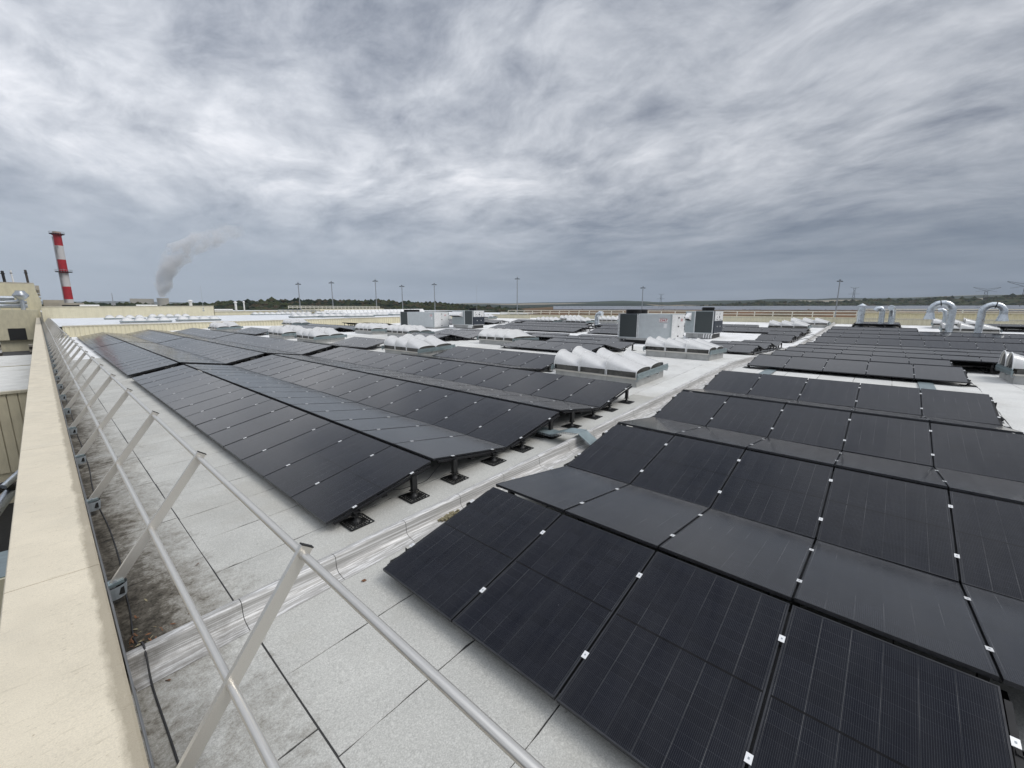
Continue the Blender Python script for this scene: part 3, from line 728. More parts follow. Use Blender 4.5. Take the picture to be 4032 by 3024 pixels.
def array(label, V0, U0, rows, sgn=1, first='low', detail=2, group='flat-roof solar arrays'):
    """rows: {k: [(i0, i1), ...]}; panel i spans U0+sgn*i*DU .. +sgn*(i+1)*DU"""
    xs_ = [V0 + k * A for k in rows] + [V0 + (max(rows) + 1) * A]
    root = thing('solar_array', label, 'solar array', (V0, U0, zr(V0)), group)
    R = Vector((V0, U0, zr(V0)))
    railm = MB(); clm = MB(); struts = MB()
    for k, segs in rows.items():
        x0, x1, z0, z1, d, nrm, mid, rising, L_ = slope_frame(V0, k, first)
        rotm = Matrix(((d.x, 0, nrm.x), (0, 1, 0), (d.z, 0, nrm.z))).to_4x4()
        for (i0, i1) in segs:
            for i in range(i0, i1):
                yc_ = U0 + sgn * (i + 0.5) * DU
                c = Vector((mid.x, yc_, mid.z)) - R
                jit = Matrix.Rotation(math.radians(random.uniform(-.25, .25)), 4, 'X') @ Matrix.Rotation(math.radians(random.uniform(-.2, .2)), 4, 'Y')
                obj('solar_panel', panel_me, root, mw=Matrix.Translation(c) @ rotm @ jit)
            for i in range(i0, i1 + 1):
                yg = U0 + sgn * i * DU
                edge = i in (i0, i1)
                oy = 0.0 if not edge else (-0.012 if (i == i0) == (sgn > 0) else 0.012)
                p0 = Vector((x0, yg + oy * 2, z0)) - nrm * 0.052 - R + d * 0.09; p1 = Vector((x1, yg + oy * 2, z1)) - nrm * 0.052 - R - d * 0.09
                railm.beam(p0, p1, 0.036, 0.034, M['blackmetal'])
                for s_ in (CF, 1 - CF):
                    t_ = s_
                    q = Vector((x0, yg + oy, z0)) + d * (L_ * t_)
                    Tm = Matrix.Translation(q - R + nrm * 0.0012) @ rotm
                    if detail >= 2: obj('clamp', clamp_me, root, mw=Tm)
                    elif detail == 1: clm.box((-0.04, -0.024, 0.0), (0.04, 0.024, 0.005), M['clamp'], Tm)
                    lowpt = (s_ == CF) == rising
                    if edge or (detail == 2 and i % 2 == 0):
                        fx = q.x; foot = foot_lo if lowpt else foot_hi
                        if edge and detail >= 1:
                            obj('support_foot', foot, root, loc=(fx - R.x, yg + oy * 4 - R.y, zr(fx) - R.z))
                        else:
                            hh = h_lo if lowpt else h_hi
                            struts.box((fx - R.x - .03, yg - R.y - .03, zr(fx) - R.z), (fx - R.x + .03, yg - R.y + .03, zr(fx) - R.z + hh), M['black'])
                            struts.box((fx - R.x - .16, yg - R.y - .16, zr(fx) - R.z), (fx - R.x + .16, yg - R.y + .16, zr(fx) - R.z + .02), M['black'])
                    elif True:
                        hh = h_lo if lowpt else h_hi; fx = q.x
                        struts.box((fx - R.x - .035, yg - R.y - .03, zr(fx) - R.z), (fx - R.x + .035, yg - R.y + .03, zr(fx) - R.z + hh), M['black'])
            # dark cable tray beam along the array under the slope's middle
            ya, yb = U0 + sgn * i0 * DU - R.y, U0 + sgn * i1 * DU - R.y
            q = Vector((x0, 0, z0)) + d * (L_ * .5) - R
            railm.beam((q.x, ya, q.z - .10), (q.x, yb, q.z - .10), 0.09, 0.05, M['blackmetal'])
    railm.build('mounting_rails', root, kind='stuff')
    if struts.v: struts.build('inner_supports', root, kind='stuff')
    if clm.v: clm.build('clamps', root, kind='stuff')
    return root
def full(ks, n, a=0): return {k: [(a, n)] for k in ks}
VL, VR, VM_, V2_, V3_ = 2.1353, 2.1066, 17.50, 17.7763, 37.35
rows = full(range(5), 15); rows[5] = [(4, 10)]; rows[6] = [(4, 10)]
array('large black solar array left of the kerb, nearest to the guard rail', VL, 5.1727, rows)
array('second black solar array along the guard rail, behind the nearest one', VL, 23.4976, full(range(5), 15))
rows = full(range(4), 15); rows[4] = [(0, 13)]
array('furthest black solar array along the guard rail, against the ribbed wall', VL, 41.1755, rows, detail=1)
array('small two-slope solar array between the second and third white skylights', VL + 5 * A, 23.0, full((0, 1), 4), first='high')
array('short two-slope solar array beyond the pair of white skylights', VL + 5 * A, 42.2, full((0, 1), 6), first='high', detail=1)
rows = full(range(1, 7), 5); rows[0] = [(0, 4)]
array('foreground black solar array in the right corner, panels seen from above', VR, 3.7656, rows, -1, group='solar arrays right of the kerb')
rows = {0: [(0, 5)], 1: [(0, 5)], 2: [(0, 5)], 3: [(0, 9)], 4: [(0, 9)], 5: [(0, 10)], 6: [(0, 11)], 7: [(0, 11)], 8: [(0, 12)], 9: [(0, 12)]}
array('stepped solar array behind the foreground one, its near row only five panels wide', V2_, 3.7433, rows, -1, group='solar arrays right of the kerb')
rows = full(range(6), 13); rows[6] = [(0, 5)]; rows[7] = [(0, 5)]
array('far solar array right of the kerb, below the bent steel ducts', V3_, 3.697, rows, -1, detail=1, group='solar arrays right of the kerb')
array('narrow dark solar array at the foot of the right cream wall, high edge first', 54.2, 2.4, full((0, 1), 3), -1, first='high', detail=1, group='solar arrays right of the kerb')
array('narrow dark solar array at the right cream wall, right of the steel ducts', 54.2, -6.6, full((0, 1), 9), -1, first='high', detail=1, group='solar arrays right of the kerb')
array('solar array in front of the large CIAT rooftop unit, beside the long skylight', VM_, 10.712, {0: [(0, 5)], 1: [(0, 5)], 2: [(0, 5)], 3: [(2, 9)], 4: [(2, 9)], 5: [(3, 12)], 6: [(4, 7), (8, 12)]}, detail=1)
array('solar array left of the long skylight with three slopes end-on', VM_, 23.0, {0: [(0, 4)], 1: [(0, 4)], 2: [(0, 4)], 4: [(0, 8)], 5: [(0, 8)], 6: [(2, 9)]}, detail=1)
array('distant solar array in front of the left rooftop unit', VM_, 39.5, {0: [(0, 10)], 1: [(0, 10)], 2: [(1, 13)], 3: [(1, 13)]}, detail=0)
array('small zigzag solar array beside the kerb, end posts towards the viewer', VM_ + 4 * A, 5.1, {0: [(0, 3)], 1: [(0, 3)], 2: [(0, 3)], 3: [(0, 2)], 4: [(0, 2)]}, detail=1)
array('stepped solar array right of the second rooftop unit pair, below the far wall', V3_, 5.2, {0: [(0, 2)], 1: [(0, 2)], 2: [(0, 2)], 3: [(0, 2)], 4: [(0, 6)], 5: [(0, 6)], 6: [(4, 9)]}, detail=1)
array('solar array behind the large CIAT rooftop unit', V3_, 13.6, {4: [(0, 5)], 5: [(0, 5)], 6: [(0, 6)]}, detail=0)
array('small far solar array just left of the large CIAT rooftop unit', V3_, 19.4, {0: [(0, 3)], 1: [(0, 3)], 2: [(0, 4)], 3: [(0, 5)], 4: [(3, 6)]}, detail=1)
array('long far solar array in the middle of the roof, right of the second rooftop unit', V3_, 24.5, {0: [(0, 11)], 1: [(0, 11)], 2: [(1, 12)], 3: [(1, 12)], 4: [(3, 12)], 5: [(3, 13)], 6: [(6, 16)]}, detail=1)
array('far solar array between the two left rooftop units', V3_, 43.0, {2: [(0, 12)], 3: [(0, 12)], 4: [(0, 13)], 5: [(0, 13)]}, detail=0)
array('furthest solar array against the ribbed wall behind the left rooftop unit', VM_ + 7 * A, 53.6, {0: [(0, 6)], 1: [(0, 6)], 2: [(0, 6)]}, first='high', detail=0)
# ---------------------------------------------------------------- skylights
def skylight_proto(name, W_, L_, nu, nv, vh=0.47):
    """footprint x 0..W_, y 0..L_; vaults run along y, tall open end at +y"""
    root = thing(name, '', 'skylight')
    H = 0.27
    # upstand, clad in sheets with open joints
    core = MB(); core.box((0.012, 0.012, 0), (W_ - .012, L_ - .012, H - .01), M['bitumen']); core.build('upstand', root)
    def clad(a, b):
        d = Vector(b) - Vector(a); n = max(2, round(d.length / 0.95)); 
        for i in range(n):
            p = Vector(a) + d * (i / n) + d.normalized() * 0.005; q = Vector(a) + d * ((i + 1) / n) - d.normalized() * 0.005
            mb = MB(); mb.beam((p.x, p.y, H / 2), (q.x, q.y, H / 2), 0.014, H, M['curbclad']); mb.build('cladding_sheet', root)
    clad((0.006, 0, 0), (0.006, L_, 0)); clad((W_ - .006, 0, 0), (W_ - .006, L_, 0)); clad((0.0, 0.006, 0), (W_, 0.006, 0)); clad((0.0, L_ - .006, 0), (W_, L_ - .006, 0))
    fr = MB()
    for a, b in (((-.02, 0), (-.02, L_)), ((W_ + .02, 0), (W_ + .02, L_)), ((0, -.0), (W_, -.0)), ((0, L_), (W_, L_))):
        fr.beam((a[0], a[1], H + .02), (b[0], b[1], H + .02), 0.055, 0.05, M['alu'])
    fr.box((0.02, 0.02, H - 0.02), (W_ - .02, L_ - .02, H + .005), M['dark'])
    for i in range(1, nu): fr.beam((0, L_ * i / nu, H + .03), (W_, L_ * i / nu, H + .03), 0.05, 0.03, M['alu'])
    if nv > 1: fr.beam((W_ / 2, 0, H + .03), (W_ / 2, L_, H + .03), 0.06, 0.03, M['alu'])
    fr.build('rim', root)
    for xg in (0.012, W_ - .024):
        gl = MB(); gl.box((xg, 0.03, H + .04), (xg + .012, L_ - .03, H + .20), M['polyc']); gl.build('glazing_strip', root)
    for yy in (-0.085, L_ + 0.085):
        g = MB(); g.box((-0.14, yy - 0.02, H + .01), (W_ + .16, yy + 0.02, H + .10), M['gutter'])
        g.box((-0.14, yy - 0.035, H + .10), (W_ + .16, yy + 0.035, H + .125), M['gutter']); g.box((-0.13, yy - .012, H + .125), (W_ + .15, yy + .012, H + .20), M['gutter'])
        for xx in (-0.1, W_ + .12, W_ * .35, W_ * .7):
            s_ = 1 if yy < 0 else -1
            g.beam((xx, yy, H - .04), (xx, yy + s_ * .1, H - .04), 0.02, 0.02, M['bracket']); g.beam((xx, yy, H - .05), (xx, yy, H + .02), 0.02, 0.02, M['bracket'])
        g.build('wind_deflector', root)
    ul, wl = L_ / nu, W_ / nv; hb = H + 0.21
    def arc(yv, t, s_, inset):
        hgt = 0.10 + (vh - 0.10) * t
        ww = wl - 2 * inset
        a = math.pi * s_
        return (inset + ww * (0.5 - 0.5 * math.cos(a)) , yv, hb + hgt * math.sin(a) ** 0.95 if 0 < s_ < 1 else hb)
    sh = MB(); ns, nt = 14, 8; P_ = []
    for it in range(nt + 1):
        t = it / nt
        for is_ in range(ns + 1): P_.append(arc(0.02 + (ul + 0.05) * t, t, is_ / ns, 0.03))
    nn = ns + 1
    sh.poly(P_, [(it * nn + i, it * nn + i + 1, (it + 1) * nn + i + 1, (it + 1) * nn + i) for it in range(nt) for i in range(ns)], M['acrylic'], True)
    vault_me = sh.mesh('vault')
    rib_mes = []
    for t in (0.0, 1.0):
        rb = MB()
        yv = 0.02 + (ul + 0.05) * t
        pts_ = [(0.0, yv, H + .04), (0.012, yv, hb)] + [arc(yv, t, i / ns, 0.024) for i in range(1, ns)] + [(wl - .012, yv, hb), (wl, yv, H + .04)]
        pts_ = [(a, b, c + .004) for a, b, c in pts_]
        rb.tube(pts_, 0.017, M['white'], 6); rib_mes.append(rb.mesh('vault_rib'))
    panes = []; rb = MB()
    # low gable filling under the shell at the small end
    P_ = [(0.03, 0.03, hb)] + [arc(0.03, 0, i / ns, 0.035) for i in range(1, ns)] + [(wl - .03, 0.03, hb), (wl - .03, 0.03, H + .04), (0.03, 0.03, H + .04)]
    rb.poly(P_, [tuple(range(len(P_)))], M['polyc']); panes.append(rb.mesh('end_pane')); rb = MB()
    yh = ul + .03; P_ = [(0.04, yh, hb)] + [(a, yh, c - .02) for a, b, c in [arc(yh, 1, i / ns, 0.05) for i in range(1, ns)]] + [(wl - .04, yh, hb), (wl - .04, yh, H + .04), (0.04, yh, H + .04)]
    rb.poly(P_, [tuple(range(len(P_)))], M['polyc']); panes.append(rb.mesh('end_pane'))
    for i in range(nu):
        for j in range(nv):
            v = obj('vault', vault_me, root, loc=(j * wl, i * ul, 0)); [obj('vault_rib', q, v) for q in rib_mes]; [obj('end_pane', q, v) for q in panes]
    return root
def place(o, x_, y_, label, group, scale=1.0, dz=0.0, z_=None):
    o.location = (x_, y_, (zr(x_ + 1) if z_ is None else z_) + dz); o['label'] = label
    sl = 0.04433 if x_ < 17 else (-0.0225 if x_ < 35 else 0.04)
    if z_ is None:
        o.rotation_euler = (0, -math.atan(sl), 0); o.location.z = zr(x_) + dz
    o.scale = (scale,) * 3; o['group'] = group; return o
G1 = 'white barrel-vault skylights on the solar roof'
a32 = skylight_proto('skylight', 2.15, 3.15, 3, 2)
b32 = skylight_proto('skylight', 2.2, 2.95, 3, 2, 0.43)
c41 = skylight_proto('skylight', 2.3, 3.0, 4, 1, 0.50)
d42 = skylight_proto('skylight', 2.3, 3.0, 4, 2, 0.45)
place(a32, 12.38, 5.70, 'nearest white six-vault skylight, between the kerb and the large left array', G1)
place(b32, 19.7, 5.72, 'white six-vault skylight just in front of the large CIAT rooftop unit', G1)
place(c41, 19.2, 17.0, 'white skylight with a single row of four vaults, mid roof', G1)
def cp_place(p, *a, **k): return place(copy_tree(p), *a, **k)
cp_place(a32, 12.45, 17.3, 'second white six-vault skylight, further left behind the first', G1)
cp_place(a32, 12.7, 29.8, 'right skylight of the touching white pair behind the second array', G1)
cp_place(a32, 12.7, 35.6, 'left skylight of the touching white pair behind the second array', G1)
cp_place(a32, 12.2, 51.8, 'white skylight at the left end of the row, against the ribbed wall', G1)
place(d42, 19.4, 33.8, 'left of two white skylights in front of the left rooftop unit', G1)
cp_place(d42, 19.1, 27.9, 'right of two white skylights in front of the left rooftop unit', G1)
cp_place(a32, 20.9, 55.2, 'small distant skylight below the ribbed wall, left of centre', G1)
cp_place(d42, 47.4, 34.5, 'far four-vault skylight right of the second rooftop unit', G1)
cp_place(d42, 47.9, 29.6, 'far skylight immediately left of the single bent duct', G1)
cp_place(d42, 52.6, 34.0, 'furthest skylight left of the single bent duct, by the far wall', G1)
cp_place(d42, 52.0, 27.2, 'far skylight between the bent duct and the large CIAT unit', G1)
cp_place(a32, 48.6, 5.5, 'front skylight of the far right cluster at the kerb end', G1)
cp_place(a32, 53.6, 4.4, 'back skylight of the far right cluster at the kerb end', G1)
cp_place(a32, 50.0, -6.8, 'far skylight in front of the two hooped ducts', G1)
cp_place(a32, 56.2, -6.6, 'rear skylight half hidden behind the hooped ducts', G1)
cp_place(a32, 52.2, 52.0, 'tiny skylight at the foot of the far corner wall', G1)
cp_place(a32, 20.0, -6.36, 'skylight cut off by the right edge of the view', G1)
# ---------------------------------------------------------------- rooftop units
def text_mesh(body, size, m, name):
    c = bpy.data.curves.new('t', 'FONT'); c.body = body; c.size = size; c.extrude = 0.004; c.align_x = 'CENTER'; c.align_y = 'CENTER'; c.offset = 0.006
    o = bpy.data.objects.new('t', c); COL.objects.link(o); dg = bpy.context.evaluated_depsgraph_get(); dg.update()
    me = bpy.data.meshes.new_from_object(o.evaluated_get(dg)); bpy.data.objects.remove(o); me.name = name
    me.materials.clear(); me.materials.append(m); return me
txt = text_mesh('CIAT', 0.26, M['red'], 'logo_lettering')
for v in txt.vertices: v.co.x = v.co.x * 1.25 + v.co.y * 0.3
def disc(mb, c, r, h, m, n=18): mb.tube([(c[0], c[1], c[2]), (c[0], c[1], c[2] + h)], r, m, n)
def logo(root, T, s=1.0):
    """badge lying in local XY plane"""
    b = MB(); b.box((-.42 * s, -.17 * s, 0), (.42 * s, .15 * s, .006), M['white'], T)
    b.beam(T @ Vector((-.40 * s, -.15 * s, .008)), T @ Vector((.40 * s, -.15 * s, .008)), .012, .012, M['red'])
    arc_ = [T @ Vector((-.36 * s + .72 * s * i / 10, .13 * s + .07 * s * math.sin(math.pi * i / 10), .008)) for i in range(11)]
    b.tube(arc_, .008, M['red'], 5)
    o = b.build('logo_badge', root); q = obj('logo_lettering', txt, o, mw=T @ Matrix.Translation((0, 0, .01)) @ Matrix.Scale(s * .95, 4))
TFX = lambda x_, y_, z_: Matrix(((0, 0, -1, x_), (-1, 0, 0, y_), (0, 1, 0, z_), (0, 0, 0, 1)))      # faces -X, text reads towards -Y
TFY = lambda x_, y_, z_: Matrix(((1, 0, 0, x_), (0, 0, -1, y_), (0, 1, 0, z_), (0, 0, 0, 1)))       # faces -Y
def unit_A(label, x0, y0, zb, W_, L_, H_, coilL, scale=1.0, base_h=0.4):
    """coil at the +Y end of the -X face, doors on the -Y face, logo beside them"""
    root = thing('rooftop_unit', label, 'rooftop unit', (x0, y0, zb), 'CIAT rooftop air units')
    mb = MB(); mb.box((0.0, 0.0, 0.0), (W_, L_ - coilL, H_), M['acw']); mb.box((0.012, L_ - coilL, 0.0), (W_, L_, H_ + .02), M['acg']); mb.build('casing', root)
    mb = MB(); mb.box((0.05, .1, -base_h), (W_ - .05, L_ - .1, -0.0), M['dark']); mb.box((0, 0, -.14), (W_, L_, -.002), M['curbclad']); mb.build('plinth', root)
    # coil in the -X face with frame strips
    mb = MB(); y1 = L_ - coilL
    mb.box((-.004, y1 + .16, .06), (.010, L_ - .12, H_ - .06), M['accoil']); mb.build('coil', root)
    mb = MB()
    for yy in (y1 + .02, y1 + .12, L_ - .10, L_ - .02): mb.box((-.03, yy - .025, 0), (.011, yy + .025, H_), M['white'])
    mb.box((-.02, y1, -.005), (.011, L_, .045), M['acw']); mb.box((-.02, y1, H_ - .04), (.011, L_, H_ + .015), M['acdark']); mb.box((-.005, L_, 0), (.3, L_ + .02, H_), M['acdark'])
    mb.build('coil_frame', root)
    for a, b, nm in ((0.03, H_ * .49, 'side_panel'), (H_ * .51, H_ - .03, 'side_panel')):
        mb = MB(); mb.box((-.014, .14, a), (-.001, y1 - .1, b), M['acw']); mb.build(nm, root)
    mb = MB(); mb.box((-.018, -.018, 0), (.08, .06, H_), M['acg']); mb.box((W_ - .06, -.012, 0), (W_, .04, H_), M['acg']); mb.build('corner_post', root)
    for a, b in ((.10, W_ * .5 - .01), (W_ * .5 + .01, W_ - .08)):
        mb = MB(); mb.box((a, -.022, .05), (b, -.001, H_ - .06), M['white']); dr = mb.build('door', root)
        for zz in (.18, H_ * .5, H_ - .25):
            for xx in (a + .06, b - .05):
                if a < W_ * .3 and xx < W_ * .3: continue
                m2 = MB(); m2.tube([(xx, -.024, zz), (xx, -.05, zz)], .045, M['black'], 10); m2.build('latch', dr)
    # fans
    for xx in (W_ * .3, W_ * .72):
        mb = MB(); disc(mb, (xx, L_ - coilL * .5, H_ + .02), coilL * .33, .30, M['blackmetal']); 
        for k in range(5):
            z_ = H_ + .06 + k * .055; mb.tube([(xx + coilL * .36 * math.cos(a), L_ - coilL * .5 + coilL * .36 * math.sin(a), z_) for a in [2 * math.pi * q / 16 for q in range(17)]], .012, M['black'], 4)
        mb.build('fan', root)
    logo(root, TFX(-.015, .55, H_ - .42), .75)
    logo(root, TFY(W_ * .74, -.024, H_ - .42), .5)
    mb = MB(); mb.box((-.016, .28, H_ - .95), (-.0142, .52, H_ - .65), M['white']); mb.build('data_plate', root)
    return root
ua = unit_A('large pale CIAT rooftop unit with dark coil, nearest of the four', 28.6, 10.9, .95, 2.5, 3.95, 1.72, 1.62, base_h=.42)
mb = MB(); mb.box((2.5, .3, .55), (2.52, 1.6, 1.6), M['acw']); mb.build('rear_panel', ua)
ub = unit_A('pale CIAT rooftop unit with two logos, furthest left of the four', 34.5, 44.5, .60, 2.6, 7.7, 1.95, 1.95, base_h=.3)
mb = MB(); mb.poly([(2.6, .1, 1.75), (2.6, 1.6, 1.75), (3.2, .1, 1.05), (3.2, 1.6, 1.05), (2.6, .1, 1.0), (2.6, 1.6, 1.0)], [(0, 2, 3, 1), (0, 4, 2), (1, 3, 5)], M['white']); mb.build('air_hood', ub)
def unit_B(label, x0, y0, zb, W_, L_, H_, coilL):
    """hood on the -X face at the +Y end, coil at the -Y end, dark end on the -Y face"""
    root = thing('rooftop_unit', label, 'rooftop unit', (x0, y0, zb), 'CIAT rooftop air units')
    mb = MB(); mb.box((0, coilL, 0), (W_, L_, H_ - .06), M['acg']); mb.box((0.012, 0, 0), (W_, coilL, H_), M['acg']); mb.build('casing', root)
    mb = MB(); mb.box((.1, .1, -.42), (W_ - .1, L_ - .1, 0), M['bitumen']); mb.build('plinth', root)
    n = 4
    for i in range(n):
        mb = MB(); mb.box((.09, .1 + (L_ - .2) * i / n + .01, -.42), (.1, .1 + (L_ - .2) * (i + 1) / n - .01, -.01), M['curbclad']); mb.build('cladding_sheet', root)
    mb = MB(); mb.box((-.004, .16, .06), (.010, coilL - .08, H_ - .06), M['accoil']); mb.build('coil', root)
    mb = MB()
    for yy in (.09, coilL - .03): mb.box((-.03, yy - .025, 0), (.011, yy + .025, H_), M['white'])
    mb.box((-.02, 0, -.03), (.011, L_, .02), M['white']); mb.box((-.02, 0, 0), (.02, .05, H_), M['acdark']); mb.build('coil_frame', root)
    # rain hood
    y0_, y1_ = coilL + .25, L_ - .15; zt, zb_ = H_ - .16, H_ - .85
    mb = MB(); P_ = [(-.01, y0_, zt), (-.01, y1_, zt), (-.75, y0_, zb_ + .30), (-.75, y1_, zb_ + .30), (-.75, y0_, zb_ + .18), (-.75, y1_, zb_ + .18), (-.01, y0_, zb_), (-.01, y1_, zb_)]
    mb.poly(P_, [(0, 1, 3, 2), (2, 3, 5, 4), (0, 2, 4, 6), (1, 7, 5, 3)], M['white']); mb.poly(P_, [(4, 5, 7, 6)], M['dark']); mb.build('air_hood', root)
    # dark end face with white gauge panel
    mb = MB(); mb.box((0.02, -.02, .02), (W_, -.001, H_ * .55), M['acdark']); mb.build('lower_panel', root)
    mb = MB(); mb.box((.12, -.024, H_ * .56), (W_ - .1, -.001, H_ - .05), M['white']); q = mb.build('gauge_panel', root)
    for i, (xx, zz, r_) in enumerate(((.35, .85, .07), (.45, .72, .05), (.95, .86, .07), (.9, .72, .11), (.3, .62, .06), (.55, .61, .06), (.95, .60, .06), (1.2, .61, .06))):
        m2 = MB(); m2.tube([(xx * W_ / 1.5 * .9, -.026, zz * H_), (xx * W_ / 1.5 * .9, -.04, zz * H_)], r_, M['acdark'] if i % 2 else M['acg'], 10); m2.build('gauge', q)
    for xx in (W_ * .35, W_ * .7):
        m2 = MB(); m2.tube([(xx, -.02, H_ * .3), (xx, -.034, H_ * .3)], .06, M['white'], 8); m2.build('port', root)
    mb = MB(); mb.box((.1, -.03, -.03), (W_, .02, .02), M['white']); mb.build('base_rail', root)
    mb = MB(); disc(mb, (W_ * .35, coilL * .5, H_), coilL * .30, .30, M['blackmetal']); disc(mb, (W_ * .35, coilL * .5, H_ + .06), coilL * .34, .03, M['black']); disc(mb, (W_ * .35, coilL * .5, H_ + .18), coilL * .34, .03, M['black']); mb.build('fan', root)
    for i in range(4):
        m2 = MB(); yy = .1 + i * .2; m2.tube([(-.0 + .1, yy, -.1), (-.12, yy, -.08), (-.2, yy, -.2), (-.22, yy, -.42)], .045, M['white'], 8); m2.build('pipe', root)
    return root
unit_B('grey rooftop unit with rain hood behind the nearest CIAT unit', 37.8, 10.8, .98, 2.4, 2.4, 1.9, 1.62)
unit_B('grey rooftop unit with white rain hood, second from the left', 36.8, 39.4, .96, 2.0, 4.1, 1.84, 1.62)
# ---------------------------------------------------------------- ducts
def duct(label, pts, r, n=18, band=None, cone=None, cat='duct', flange=None, cap=None, group='steel ducts on the roof'):
    p0 = Vector(pts[0]); root = thing('exhaust_duct', label, cat, p0, group)
    mb = MB(); mb.tube([Vector(p) - p0 for p in pts], r, M['duct'], n); mb.build('pipe', root)
    # segment seams
    for i in range(1, len(pts) - 1):
        mb = MB(); a = Vector(pts[i - 1]); b = Vector(pts[i]); c = Vector(pts[i + 1]); d = ((b - a).normalized() + (c - b).normalized()).normalized()
        mb.tube([b - p0 - d * .012, b - p0 + d * .012], r * 1.03, M['duct'], n); mb.build('seam', root)
    mb = MB(); mb.tube([(0, 0, -.02), (0, 0, .05)], r * 1.45, M['galv'], n); mb.build('base_collar', root)
    if band is not None:
        b = Vector(pts[band]); d = (Vector(pts[band + 1]) - Vector(pts[band - 1])).normalized()
        mb = MB(); mb.tube([b - p0 - d * .03, b - p0 + d * .03], r * 1.08, M['black'], n); mb.build('strap', root)
    if cone:
        e = Vector(pts[-1]) - p0; mb = MB(); mb.tube([e, e + Vector((0, 0, -cone))], r, M['duct'], n, caps=False, radii=[r, r * 1.55]); mb.build('outlet_cone', root)
    if cap:
        e = Vector(pts[-1]) - p0; mb = MB(); mb.tube([e + Vector((0, 0, .16)), e + Vector((0, 0, .40))], r, M['duct'], n, radii=[r * 1.35, .02])
        for k in range(3): a = 2.1 * k; mb.beam(e + Vector((math.cos(a) * r * .8, math.sin(a) * r * .8, -.1)), e + Vector((math.cos(a) * r * .8, math.sin(a) * r * .8, .18)), .03, .01, M['duct'])
        mb.build('rain_cap', root)
    return root
def hoop(x_, y0, y1, z0, zt, r, dx=0.0):
    R_ = abs(y1 - y0) / 2; c = (y0 + y1) / 2; s_ = 1 if y0 > y1 else -1; zc_ = zt - R_ - r
    P_ = [(x_, y0, z0), (x_, y0, (z0 + zc_) / 2), (x_, y0, zc_)]
    for k in range(1, 10): a = math.pi * k / 9; P_.append((x_ + dx * k / 9, c + s_ * R_ * math.cos(a), zc_ + R_ * math.sin(a)))
    P_.append((x_ + dx, y1, zc_ - .15)); return P_
duct('straight steel flue with a conical rain cap by the far wall', [(56.5, 1.99, zr(56.5)), (56.5, 1.99, 2.3), (56.5, 1.99, 3.23)], .31, cap=True)
duct('left of two short bent steel ducts right of the capped flue', [(57, .36, zr(57)), (57, .36, 2.2), (57, .38, 2.85), (56.95, .52, 3.12), (56.9, .78, 3.12), (56.9, .92, 2.9)], .24)
duct('right of two short bent steel ducts right of the capped flue', [(57, -.42, zr(57)), (57, -.42, 2.2), (57, -.40, 2.9), (56.7, -.30, 3.18), (56.4, -.25, 3.2)], .26)
duct('left tall hooped steel duct with outlet cone and black strap', hoop(50, -4.0, -2.72, zr(50), 3.80, .245), .245, band=7, cone=.55)
duct('right tall hooped steel duct with outlet cone, nearest the picture edge', hoop(48, -5.42, -6.52, zr(48), 3.60, .225), .225, band=7, cone=.5)
duct('small bent steel duct standing inside the left hoop', [(51.5, -3.75, zr(51)), (51.5, -3.75, 2.4), (51.5, -3.7, 2.85), (51.5, -3.5, 3.0), (51.5, -3.25, 2.95)], .15)
duct('single bent steel duct left of the large CIAT unit', [(47, 27.4, zr(47)), (47, 27.4, 1.6), (47, 27.4, 1.95), (46.95, 27.25, 2.3), (46.9, 26.95, 2.47), (46.9, 26.6, 2.42)], .30)
# ---------------------------------------------------------------- cable trays
def tray(name, label, path, w_, m=M['gutter']):
    root = thing(name, label, 'cable tray', path[0]); p0 = Vector(path[0])
    for a, b in zip(path, path[1:]):
        a = Vector(a) - p0; b = Vector(b) - p0
        mb = MB(); mb.beam(a, b, w_, .006, m); mb.build('cover', root)
    mb = MB()
    for a, b in zip(path, path[1:]):
        a = Vector(a) - p0; b = Vector(b) - p0; sd_ = (b - a).cross(Vector((0, 0, 1))).normalized() * (w_ / 2 - .01)
        for s_ in (-1, 1):
            for dz_ in (-.015, -.04): mb.beam(a + sd_ * s_ + Vector((0, 0, dz_)), b + sd_ * s_ + Vector((0, 0, dz_)), .006, .006, M['bracket'])
            n = 6
            for i in range(n): q = a + (b - a) * i / n + sd_ * s_; mb.beam(q, q + Vector((0, 0, -.04)), .005, .005, M['bracket'])
    mb.build('wire_mesh', root, kind='stuff'); return root
zt = zr(6.8)
t1 = tray('cable_tray', 'grey cable tray lid crossing the kerb between the two fields', [(6.92, 5.60, zt + .16), (6.90, 4.92, zt + .15), (6.93, 4.62, zt + .27), (6.93, 4.28, zt + .30), (6.96, 4.02, zt + .12), (6.97, 3.8, zt + .09)], .36)
mb = MB(); mb.box((-.12, -.45, -.16), (.12, -.25, -.03), M['black']); mb.build('support', t1)
tray('cable_tray', 'flat grey tray lid running under the stepped array, left one', [(16.2, 2.95, zr(16.2) + .08), (18.4, 2.95, zr(18.4) + .06)], .34)
tray('cable_tray', 'flat grey tray lid running under the stepped array, right one', [(16.2, -1.13, zr(16.2) + .08), (18.4, -1.13, zr(18.4) + .06)], .34)
